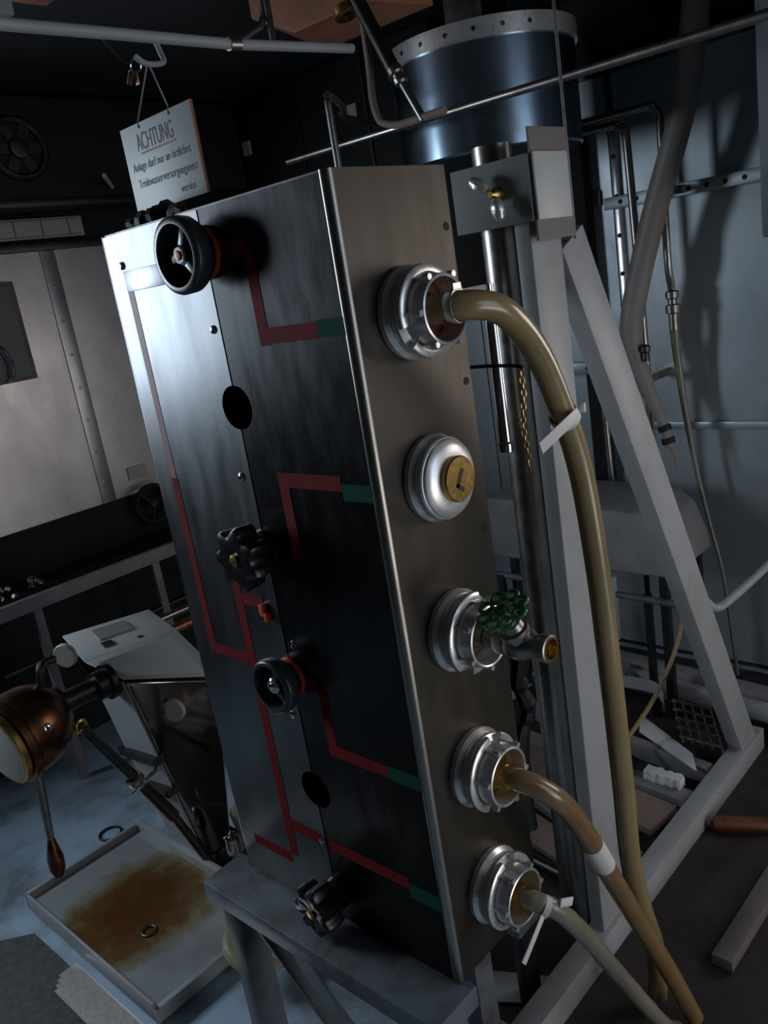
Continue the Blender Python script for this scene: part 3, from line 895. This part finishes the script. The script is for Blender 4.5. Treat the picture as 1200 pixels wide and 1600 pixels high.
obj('clip', MB().box((1.755, 0.468, 0.62), (1.888, 0.496, 0.645)), 'pipe_steel', p)


def perforated(name, y0, y1, z0, z1, x, mat, label, horizontal, pitch=0.05):
    o = thing(name, (x, (y0 + y1) / 2, min(z0, z1)), label, 'rail')
    obj('channel', MB().box((x - .012, y0, z0), (x, y1, z1)), mat, o, bevel=.002)
    n = int(((y1 - y0) if horizontal else (z1 - z0)) / pitch)
    for k in range(n):
        c = (x - .0121, y0 + pitch * (k + .5), (z0 + z1) / 2) if horizontal else (x - .0121, (y0 + y1) / 2, z0 + pitch * (k + .5))
        obj('hole', MB().lathe(c, (-1, 0, 0), [(0, .0075), (.0005, .0075), (.0005, 0)], 12), 'black_paint', o)
    return o


perforated('perforated_strip', 0.588, 0.614, 0.30, 1.45, 1.889, 'bright_strip', 'bright upright perforated metal strip on the right wall', False, 0.12)
perforated('perforated_rail', -0.55, 0.635, 1.163, 1.200, 1.865, 'wall_sheet_blue', 'horizontal perforated rail across the right wall', True, 0.055)
obj_r = tag(obj('wall_plate', MB().box((1.880, 0.660, 1.182), (1.8895, 0.720, 1.230)), 'brown_plate', bevel=.002), 'small dark grey plate left of the perforated rail', 'plate')
tag(obj('cable_duct', MB().box((1.835, 0.690, 0.02), (1.889, 0.745, 1.45)), 'black_paint', bevel=.004), 'black upright cable duct left of the bright strip', 'duct')
p = perforated('perforated_rail', 0.700, 0.98, 0.645, 0.685, 1.834, 'wall_sheet_blue', 'short perforated rail piece behind the frame post', True, 0.06)
tag(obj('upright_conduit', MB().cyl((1.80, 0.66, 0.10), (1.80, 0.67, 0.75), .011, .011, 14), 'pipe_steel'), 'slim grey conduit upright between post and brace', 'conduit')
tag(obj('coupling_nipple', MB().lathe((1.80, 0.66, 0.06), (0, 0, 1), [(0, 0), (0, .016), (.03, .016), (.035, .012), (.039, .012)], 14), 'valve_steel'), 'small pipe end fitting low on the slim conduit', 'fitting')

# suction hose hanging in front of the right wall
sh = thing('suction_hose', (1.72, 0.4, 0.4), 'thick grey-brown hose with black tape hanging behind the diagonal brace', 'hose')
pth = spline([(1.60, 0.165, 1.80), (1.64, 0.215, 1.64), (1.70, 0.290, 1.40), (1.72, 0.415, 1.10), (1.72, 0.492, 0.865), (1.72, 0.505, 0.745), (1.72, 0.465, 0.600), (1.72, 0.425, 0.500), (1.72, 0.405, 0.420)], 8)
obj('hose_tube', MB().tube(pth, [.036 if i < 36 else .036 - .021 * min(1, (i - 36) / 22) for i in range(len(pth))], 20), 'duct_rubber', sh)
for q in (57, 61):
    a, c = pth[q], pth[q + 1]
    d = (c - a).normalized()
    obj('tape_wrap', MB().lathe(a, d, [(0, .014), (0, .021), (.018, .021), (.018, .014)], 20, closed=True), 'rubber', sh)
obj('wire_end', MB().tube([pth[-1], (1.72, 0.395, 0.395), (1.72, 0.385, 0.35)], [.006, .004, .004], 8), 'wire_tan', sh)

tag(obj('side_cabinet', MB().box((1.285, -0.60, 1.02), (1.85, -0.045, 1.79)), 'frame_blue_grey', bevel=.006), 'grey-blue hanging locker at the right picture edge', 'locker')

# ------------------------------------------------------------------ low clutter on the right
tag(obj('floor_darkening_sheet', MB().box((0.26, -1.6, FZ), (1.87, 0.86, FZ + .0005)), 'floor_dark_brown', smooth=False), 'dark brown sheet added to darken the floor on the right', 'mat')  # thin dark sheet added to make the floor here darker
gb = thing('pump_housing', (1.5, 0.45, 0.08), 'grey rounded sheet metal housing behind the brace foot', 'housing')
hp = [(1.45, 0.95, 0.085), (1.45, 0.30, 0.085), (1.45, 0.31, 0.14), (1.45, 0.345, 0.24), (1.45, 0.40, 0.285), (1.45, 0.95, 0.30)]
obj('shell', MB().prism(hp, (0.30, 0, 0)), 'grey_board', gb, bevel=.012, seg=3)
for (yy, xx) in ((0.34, 1.48), (0.88, 1.48), (0.34, 1.72), (0.88, 1.72)):
    obj('leg', MB().box((xx - .012, yy - .012, FZ), (xx + .012, yy + .012, 0.088)), 'dark_steel', gb)
obj('screw', MB().lathe((1.449, 0.52, 0.17), (-1, 0, 0), [(0, .006), (.003, .005), (.003, 0)], 10), 'dark_steel', gb)
tr = thing('low_trolley', (1.5, 0.5, FZ), 'low tubular rack with upright white bar under the grey housing', 'rack')
obj('cross_tube', MB().cyl((1.44, 1.0, 0.028), (1.44, 0.28, 0.012), .011, .011, 12), 'frame_blue_grey', tr)
obj('upright_bar', MB().box((1.425, 0.478, -0.135), (1.445, 0.505, 0.078)), 'frame_paint', tr, bevel=.003)
obj('upright_bar', MB().box((1.455, 0.38, -0.40), (1.475, 0.40, 0.02)), 'dark_steel', tr)
obj('upright_bar', MB().box((1.425, 0.90, -0.40), (1.445, 0.925, 0.03)), 'dark_steel', tr)

tag(obj('yellow_wire', MB().tube(spline([(1.43, 0.275, 0.09), (1.42, 0.255, 0.03), (1.40, 0.262, -0.05), (1.36, 0.28, -0.14), (1.28, 0.31, -0.24), (1.14, 0.33, -0.30), (1.02, 0.33, -0.31)], 6), .0065, 10), 'wire_tan'),
    'tan cable curving down behind the yellow hose', 'cable')
tag(obj('bent_rod', MB().tube(spline([(1.20, 0.10, 0.155), (1.24, 0.085, 0.115), (1.30, 0.06, 0.13), (1.45, 0.03, 0.16), (1.60, 0.0, 0.20), (1.78, -0.05, 0.24)], 6), .011, 12), 'frame_paint'),
    'white bent rod poking out right of the brace', 'rod')

for (x0, y0, x1, y1, wd, ht, zz, mt, lab) in (
        (1.655, 0.95, 1.545, -0.35, 0.055, 0.05, -0.320, 'grey_board', 'grey wooden beam farthest back on the cluttered floor'),
        (1.600, 0.95, 1.490, -0.35, 0.030, 0.07, -0.345, 'frame_paint', 'pale rail in front of the farthest floor beam'),
        (1.28, 0.75, 1.205, 0.112, 0.035, 0.05, -0.370, 'grey_board', 'slim grey bar lying under the white sheet scrap'),
        (1.135, 0.80, 1.065, 0.112, 0.055, 0.045, -0.3765, 'grey_board', 'long flat grey bar beneath the white foam scrap')):
    tag(obj('floor_beam', MB().bar((x0, y0, zz), (x1, y1, zz), wd, ht), mt, bevel=.003), lab, 'beam', 'beams on the floor behind the brace')
tag(obj('plank', MB().bar((1.02, 0.62, -0.366), (0.955, 0.13, -0.366), 0.12, 0.022), 'wood', bevel=.002), 'pinkish brown plank lying near the foot of the yellow hose', 'plank')
tag(obj('plank', MB().bar((0.80, 0.48, -0.39), (0.72, 0.16, -0.39), 0.09, 0.018), 'wood', bevel=.002), 'short pinkish board end beside the post foot', 'plank')

fm = MB()
n = 8
ring = []
for i in range(n + 1):
    u = i / n
    c = Vector((1.095 + .004 * math.sin(i * 3), 0.245 - .105 * u, -0.3405))
    for (a, h) in ((-.018, -.012), (.018, -.012), (.016, .014), (-.016, .014)):
        ring.append(c + Vector((a + random.uniform(-.0025, .0025), 0, h + random.uniform(-.0015, .0015))))
fs = []
for i in range(n):
    for j in range(4):
        l = (j + 1) % 4
        fs.append((i * 4 + j, i * 4 + l, (i + 1) * 4 + l, (i + 1) * 4 + j))
fs += [(3, 2, 1, 0), tuple(n * 4 + j for j in range(4))]
fm.add(ring, fs)
tag(obj('foam_scrap', fm, 'foam', sharp=20), 'torn white foam scrap on the flat grey bar', 'scrap')
tag(obj('sheet_scrap', MB().prism([(1.36, 0.39, -0.342), (1.27, 0.35, -0.342), (1.16, 0.13, -0.342), (1.23, 0.17, -0.342)], (0, 0, .004)), 'foam'),
    'bluish white pointed sheet metal offcut on the floor', 'scrap')

tag(obj('plank', MB().bar((0.93, 0.52, -0.388), (0.80, 0.14, -0.388), 0.075, 0.020), 'grey_board', bevel=.002), 'dark grey board lying flat beside the pinkish plank', 'plank')
tag(obj('bright_offcut', MB().tube(spline([(1.26, 0.47, -0.385), (1.22, 0.45, -0.35), (1.19, 0.40, -0.365), (1.15, 0.36, -0.385)], 4), [.012, .018, .02, .016, .022, .016, .018, .02, .016, .018, .014, .012, .01], 7), 'polished_steel', sharp=15), 'bright crumpled metal offcut next to the tan cable end', 'scrap')
tag(obj('angle_iron', MB().bar((1.50, 0.30, -0.37), (1.46, -0.25, -0.37), .035, .004).bar((1.482, 0.30, -0.352), (1.442, -0.25, -0.352), .004, .04), 'dark_steel'), 'dark angle iron on the floor right of the brace foot', 'bar')
tag(obj('floor_pipe', MB().cyl((0.70, 0.60, -0.384), (0.66, 0.14, -0.384), .0155, .0155, 14), 'dark_steel'), 'dark pipe lying on the floor just behind the post', 'pipe')
gr = thing('small_grating', (1.35, 0.18, -0.33), 'small metal grid scrap leaning beside the white offcut', 'grating')
for k in range(5):
    a = Vector((1.40, 0.30 - k * .028, -0.285)); c = Vector((1.25, 0.205 - k * .028, -0.32))
    obj('grid_bar', MB().bar(a, c, .006, .006), 'pipe_steel', gr)
for k in range(5):
    a = Vector((1.39 - k * .032, 0.30 - k * .02, -0.283 - k * .0075)); c = Vector((1.39 - k * .032, 0.18 - k * .02, -0.283 - k * .0075))
    obj('grid_bar', MB().bar(a, c, .006, .006), 'pipe_steel', gr)
sv = thing('slotted_plate', (1.58, 0.62, -0.3), 'slotted grey plate lying behind the yellow hose', 'plate')
for k in range(5):
    obj('slat', MB().bar((1.55, 0.72 - k * .045, -0.292), (1.43, 0.68 - k * .045, -0.296), .028, .006), 'grey_board', sv)
obj('edge_strip', MB().bar((1.43, 0.70, -0.3), (1.42, 0.48, -0.3), .016, .008), 'grey_board', sv)
obj('edge_strip', MB().bar((1.56, 0.74, -0.29), (1.55, 0.52, -0.29), .016, .008), 'grey_board', sv)
bb = thing('bent_strip', (1.4, 0.3, -0.3), 'curved grey metal strip arching over the grid scrap', 'strip')
st_p = spline([(1.40, 0.80, -0.30), (1.40, 0.60, -0.275), (1.40, 0.45, -0.262), (1.395, 0.36, -0.258), (1.38, 0.325, -0.272), (1.37, 0.315, -0.30)], 5)
bs = MB()
for i in range(len(st_p) - 1):
    pass
vs, fs = [], []
for i, q in enumerate(st_p):
    vs += [q + Vector((-.022, -.01, -.006)), q + Vector((.022, .01, .006)), q + Vector((.022, .01, .010)), q + Vector((-.022, -.01, -.002))]
for i in range(len(st_p) - 1):
    for j in range(4):
        l = (j + 1) % 4
        fs.append((i * 4 + j, i * 4 + l, (i + 1) * 4 + l, (i + 1) * 4 + j))
fs += [(0, 1, 2, 3), tuple((len(st_p) - 1) * 4 + j for j in (3, 2, 1, 0))]
obj('strip_band', bs.add(vs, fs), 'frame_paint', bb)
obj('strip_stud', MB().box((1.39, 0.785, FZ), (1.41, 0.805, -0.297)), 'dark_steel', bb)

tag(obj('copper_pipe', MB().cyl((1.02, 0.03, -0.379), (1.14, -0.20, -0.379), .020, .020, 18), 'copper'), 'short brown copper pipe on the floor right of the base bar', 'pipe')
tag(obj('flat_bar', MB().bar((0.61, -0.150, -0.381), (0.96, -0.156, -0.381), 0.045, 0.028), 'brown_plate', bevel=.004), 'flat steel bar on the floor at the lower right corner', 'bar')
tag(obj('sheet_offcut', MB().prism([(0.265, 0.215, -0.392), (0.33, 0.11, -0.392), (0.40, 0.125, -0.392), (0.345, 0.235, -0.392)], (0, 0, .003)), 'frame_paint'), 'pale sheet offcut on the floor below the lowest coupling', 'scrap')
tag(obj('rag', MB().tube(spline([(1.62, -0.05, -0.30), (1.60, -0.09, -0.26), (1.61, -0.13, -0.31), (1.58, -0.17, -0.29), (1.60, -0.22, -0.32)], 4), [.02 + .012 * random.random() for _ in range(17)], 8), 'label_card', sharp=10), 'crumpled pale rag on the beams at the right edge', 'rag')

# ------------------------------------------------------------------ tray on the floor at the left
ty = thing('drip_tray', (0.0, 1.08, FZ), 'shallow square metal drip tray with rust-brown stain on the floor', 'tray')
obj('tray_base', MB().box((-0.165, 0.765, -0.362), (0.165, 1.372, -0.356)), 'tray_metal', ty)
for a, c in (((-0.172, 0.758, -0.385), (-0.165, 1.380, -0.335)), ((0.165, 0.758, -0.385), (0.185, 1.380, -0.330)), ((-0.172, 1.372, -0.385), (0.185, 1.385, -0.335))):
    obj('rim', MB().box(a, c), 'frame_paint', ty, bevel=.002)
obj('rim', MB().box((-0.172, 0.750, -0.385), (0.185, 0.765, -0.350)), 'frame_paint', ty, bevel=.002)
for (x, y) in ((-0.14, 0.80), (0.14, 0.80), (-0.14, 1.34), (0.14, 1.34)):
    obj('foot', MB().box((x - .015, y - .015, FZ), (x + .015, y + .015, -0.362)), 'dark_steel', ty)
obj('drain_ring', MB().torus((-0.044, 0.98, -0.354), (0, 0, 1), .017, .0035, 24, 8), 'dark_steel', ty)
sb = thing('sheet_stack', (-0.25, 0.95, FZ), 'stack of thin bright metal sheets beside the drip tray', 'sheets')
for k in range(4):
    obj('sheet', MB().box((-0.232 - k * .012, 0.66 - k * .012, FZ + .001 + k * .006), (-0.186 - k * .004, 1.10 - k * .02, FZ + .004 + k * .006)), 'cast_aluminium', sb)
tag(obj('door_mat', MB().prism([(-1.3, 0.2, FZ), (-0.20, 0.2, FZ), (-0.20, 1.30, FZ), (-0.34, 1.42, FZ), (-1.3, 1.42, FZ)], (0, 0, .0008)), 'mat_grey', smooth=False), 'dark speckled grey mat in the lower left corner', 'mat')
rg = tag(obj('hose_ring', MB().torus((0.055, 0.675, -0.318), (.25, -.35, .9), .062, .016, 36, 12), 'cream_plastic'), 'yellowish plastic ring leaning at the tray corner', 'ring')
tag(obj('floor_ring', MB().torus((0.135, 1.50, FZ + .004), (0, 0, 1), .032, .004, 28, 8), 'dark_steel'), 'dark round floor ring behind the drip tray', 'ring')

# ------------------------------------------------------------------ hand pump on polished pedestal
pm = thing('hand_pump', (0.17, 1.15, FZ), 'bronze hand pump with lever on a polished tapering pedestal', 'pump')
# pedestal: tapered folded sheet
top = [(0.095, 1.062, 0.232), (0.350, 1.062, 0.118), (0.345, 1.34, 0.235), (0.110, 1.34, 0.270)]
bot = [(0.192, 1.062, -0.345), (0.275, 1.062, -0.345), (0.290, 1.20, -0.345), (0.192, 1.20, -0.345)]
pd = MB().add(top + bot, [(0, 1, 2, 3), (7, 6, 5, 4), (0, 4, 5, 1), (1, 5, 6, 2), (2, 6, 7, 3), (3, 7, 4, 0)])
ped = obj('pedestal', pd, 'mirror_dark', pm, bevel=.008, seg=3)
obj('reflection_plate', MB().prism([(0.092, 1.060, 0.236), (0.190, 1.060, -0.340), (0.186, 1.205, -0.340), (0.1335, 1.215, -0.05), (0.094, 1.225, 0.20)], (-.004, 0, 0)), 'frame_paint', pm)  # pale plate painting in the floor's reflection on this pedestal face
for (za, zb) in ((0.00, -0.03), (-0.10, -0.125)):
    obj('strap', MB().bar((0.125 - za * .15, 1.052, za), (0.125 - za * .15, 1.235, za - .02), .030, .02), 'dark_steel', pm)
def slab(poly, th):
    return MB().prism(poly, th)
ld = obj('pedestal_top', slab([(0.060, 1.170, 0.276), (0.330, 1.190, 0.246), (0.360, 1.360, 0.262), (0.100, 1.360, 0.292)], (0, 0, .006)), 'clamp_paint', pm, bevel=.002)
obj('front_slope', slab([(0.060, 1.168, 0.276), (0.330, 1.188, 0.246), (0.355, 1.050, 0.126), (0.088, 1.050, 0.244)], (0, -.002, .006)), 'clamp_paint', pm, bevel=.002)
obj('name_plate', MB().prism([(0.150, 1.255, 0.281), (0.250, 1.262, 0.270), (0.262, 1.325, 0.276), (0.165, 1.325, 0.287)], (0, 0, .005)), 'grey_board', ld)
obj('slot', MB().prism([(0.135, 1.205, 0.2765), (0.165, 1.207, 0.273), (0.170, 1.235, 0.2755), (0.140, 1.235, 0.279)], (0, 0, .005)), 'dark_steel', ld)
obj('screw', MB().lathe((0.235, 1.205, 0.2625), (0, 0, 1), [(0, .010), (.004, .008), (.005, 0)], 12), 'dark_steel', ld)
obj('foot_plate', MB().box((0.19, 1.062, FZ), (0.32, 1.21, -0.345)), 'dark_steel', pm, bevel=.004)
for (x, y, z) in ((0.022, 1.17, 0.318), (0.200, 1.050, 0.108)):
    obj('end_disc', MB().lathe((x, y, z), (-.9, -.5, 0), [(0, .030), (.010, .030), (.012, .028), (.012, 0)], 28), 'cream_disc', pm)
# pump body, axis roughly along X
obj('pump_body', MB().lathe((-0.055, 1.10, 0.232), (-1, -.12, -.10), [(0, 0), (0, .050), (.012, .062), (.030, .082), (.060, .096), (.095, .100), (.118, .098), (.124, .104), (.140, .104), (.142, .092), (.142, 0)], 44), 'bronze', pm, sharp=40)
obj('brass_band', MB().lathe((-0.197, 1.083, 0.218), (-1, -.12, -.10), [(0, .080), (0, .0945), (.012, .0945), (.014, .088), (.014, .080)], 44, closed=True), 'brass', pm)
obj('end_cover', MB().lathe((-0.208, 1.0815, 0.2168), (-1, -.12, -.10), [(0, .086), (.006, .084), (.010, .070), (.012, 0)], 40), 'cream_disc', pm, label='cream round end cover')
obj('plug_bolt', MB().lathe((-0.135, 1.006, 0.245), (-.1, -1, .25), [(0, .017), (.008, .016), (.012, .010), (.014, 0)], 16), 'chrome', pm, label='bright round bolt head')
obj('shaft', MB().lathe((-0.062, 1.10, 0.238), (1, .03, -.02), [(0, .045), (.012, .045), (.014, .026), (.10, .024), (.10, .036), (.13, .036), (.13, .045), (.145, .045), (.145, 0)], 28), 'dark_steel', pm, sharp=40)
lv = obj('lever', MB().cyl((-0.148, 1.085, 0.135), (-0.164, 1.085, -0.06), .013, .008, 14), 'valve_steel', pm)
obj('lever_grip', MB().lathe((-0.163, 1.085, -0.05), (-.06, 0, -1), [(0, .008), (.02, .012), (.05, .019), (.08, .018), (.10, .010), (.105, 0)], 20), 'bronze', lv)
rod = obj('link_rod', MB().cyl((-0.028, 1.07, 0.170), (0.135, 1.07, -0.175), .012, .017, 14), 'dark_steel', pm)
obj('rod_eye', MB().torus((-0.032, 1.07, 0.178), (.2, -1, 0), .013, .006, 20, 8), 'brass', rod)
obj('rod_collar', MB().lathe((0.055, 1.07, -0.01), (.43, 0, -.9), [(0, .017), (.004, .022), (.02, .022), (.024, .017)], 18), 'pipe_steel', rod)
obj('rod_pin', MB().cyl((0.04, 1.06, -0.05), (0.12, 1.06, -0.02), .006, .006, 10), 'chrome', rod)
obj('rod_foot', MB().cyl((0.135, 1.07, -0.175), (0.203, 1.045, -0.385), .012, .012, 12), 'dark_steel', rod)
obj('fittings', MB().tube(spline([(-0.08, 1.10, 0.29), (-0.075, 1.10, 0.33), (-0.06, 1.11, 0.345), (-0.03, 1.12, 0.34)], 4), .010, 10), 'dark_steel', pm)
tag(obj('funnel_cup', MB().lathe((0.315, 1.00, FZ), (0, 0, 1), [(0, 0), (0, .03), (.10, .045), (.16, .055), (.165, .050), (.10, .040), (.02, .02)], 28), 'cream_disc'), 'pale cup standing between pedestal and cabinet', 'cup')
tag(obj('metal_bottle', MB().lathe((0.235, 0.985, FZ), (0, 0, 1), [(0, 0), (0, .014), (.08, .014), (.085, .024), (.13, .022), (.135, .010), (.15, .0)], 20), 'polished_steel'), 'small shiny metal nozzle standing at the pedestal foot', 'nozzle')

# ------------------------------------------------------------------ bench along the left wall
bn = thing('work_bench', (0.5, 2.0, FZ), 'dark low bench with grey front rail along the left wall', 'bench')
obj('bench_top', MB().box((0.10, 1.90, 0.225), (1.45, 2.17, 0.25)), 'black_paint', bn)
obj('front_rail', MB().box((0.10, 1.875, 0.225), (1.45, 1.90, 0.272)), 'grey_board', bn, bevel=.003)
obj('lower_rail', MB().cyl((0.10, 1.888, 0.055), (1.45, 1.888, 0.055), .010, .013, 12), 'dark_steel', bn)
for xx in (0.255, 0.70, 1.25):
    obj('leg', MB().box((xx - .014, 1.875, FZ), (xx + .014, 1.90, 0.225)), 'grey_board', bn, bevel=.002)
for zz, yy, rr, lab in ((0.05, 1.78, .012, 'upper'), (0.012, 1.74, .016, 'lower')):
    pass
tb1 = tag(obj('lying_tube', MB().cyl((0.42, 1.60, 0.13), (1.30, 1.60, 0.115), .012, .012, 14), 'pipe_steel'), 'thin metal tube, upper of two running along the bench front', 'tube', 'tubes along the bench')
tb2 = tag(obj('lying_tube', MB().cyl((0.42, 1.55, 0.10), (1.30, 1.55, 0.085), .016, .016, 14), 'copper'), 'brownish metal tube, lower of two running along the bench front', 'tube', 'tubes along the bench')
for (xx) in (0.5, 1.2):
    tag(obj('tube_stand', MB().box((xx - .02, 1.52, FZ), (xx + .02, 1.63, 0.083)), 'black_paint', bevel=.003), 'black block stand under the %s end of the bench tubes' % ('near' if xx < 1 else 'far'), 'stand')
ft = thing('chain_heap', (0.2, 1.95, 0.25), 'heap of small shiny metal fittings on the bench end', 'fittings')
for k in range(16):
    c = (0.13 + .20 * random.random(), 1.93 + .08 * random.random(), 0.266 + .03 * random.random())
    obj('fitting', MB().lathe(c, (random.uniform(-1, 1), random.uniform(-1, 1), .6), [(0, 0), (0, .012), (.012, .012), (.016, .007), (.016, 0)], 8), 'pipe_steel', ft)
vw = thing('wall_valve', (0.89, 2.15, 0.36), 'dark round handwheel valve on the left wall by the cabinet edge', 'valve')
obj('wheel', MB().torus((0.885, 2.12, 0.375), (0.1, 1, 0), .070, .010, 32, 10), 'rubber', vw)
for k in range(3):
    q = k * 2 * PI / 3 + .3
    obj('spoke', MB().bar((0.885, 2.12, 0.375), (0.885 + .07 * math.cos(q), 2.12, 0.375 + .07 * math.sin(q)), .008, .008), 'rubber', vw)
obj('stem', MB().cyl((0.885, 2.115, 0.375), (0.885, 2.182, 0.375), .014, .02, 14), 'dark_steel', vw)
tag(obj('paper_tag', MB().box((0.845, 2.182, 0.475), (0.925, 2.186, 0.525)), 'label_card'), 'small pale paper tag on the left wall above the round valve', 'tag')
sw = thing('switch_box', (0.45, 2.15, 0.93), 'brownish framed switch box with chrome handle at the left edge', 'box')
obj('frame', MB().box((0.30, 2.155, 0.925), (0.585, 2.188, 1.255)), 'wood', sw, bevel=.004)
obj('face', MB().box((0.315, 2.148, 0.94), (0.565, 2.156, 1.24)), 'grey_board', sw, bevel=.002)
obj('handle', MB().tube(spline([(0.465, 2.146, 1.05), (0.475, 2.125, 1.04), (0.49, 2.12, 0.99), (0.485, 2.125, 0.945), (0.48, 2.147, 0.935)], 5), .008, 10), 'chrome', sw)

lm = thing('ceiling_lamp', (0.17, 1.0, 1.66), 'pale lamp housing under the ceiling in the top left corner', 'lamp')
obj('housing', MB().box((0.05, 0.97, 1.672), (0.188, 1.05, 1.80)), 'frame_paint', lm, bevel=.006)
obj('bracket', MB().box((0.190, 0.98, 1.72), (0.30, 1.04, 1.80)), 'orange_wood', lm, bevel=.004)
tag(obj('short_rod', MB().cyl((0.805, 1.80, 1.520), (0.895, 1.915, 1.502), .007, .007, 12), 'label_card'), 'short pale rod sticking out of the black locker left of the sign', 'rod')
tag(obj('pipe_clip', MB().lathe((1.71, 0.46, 0.745), (0, 0, -1), [(0, .010), (.004, .016), (.02, .016), (.024, .010), (.034, .012), (.05, .012), (.05, 0)], 14), 'dark_steel'), 'small dark clip beside the thick grey-brown hose', 'clip')
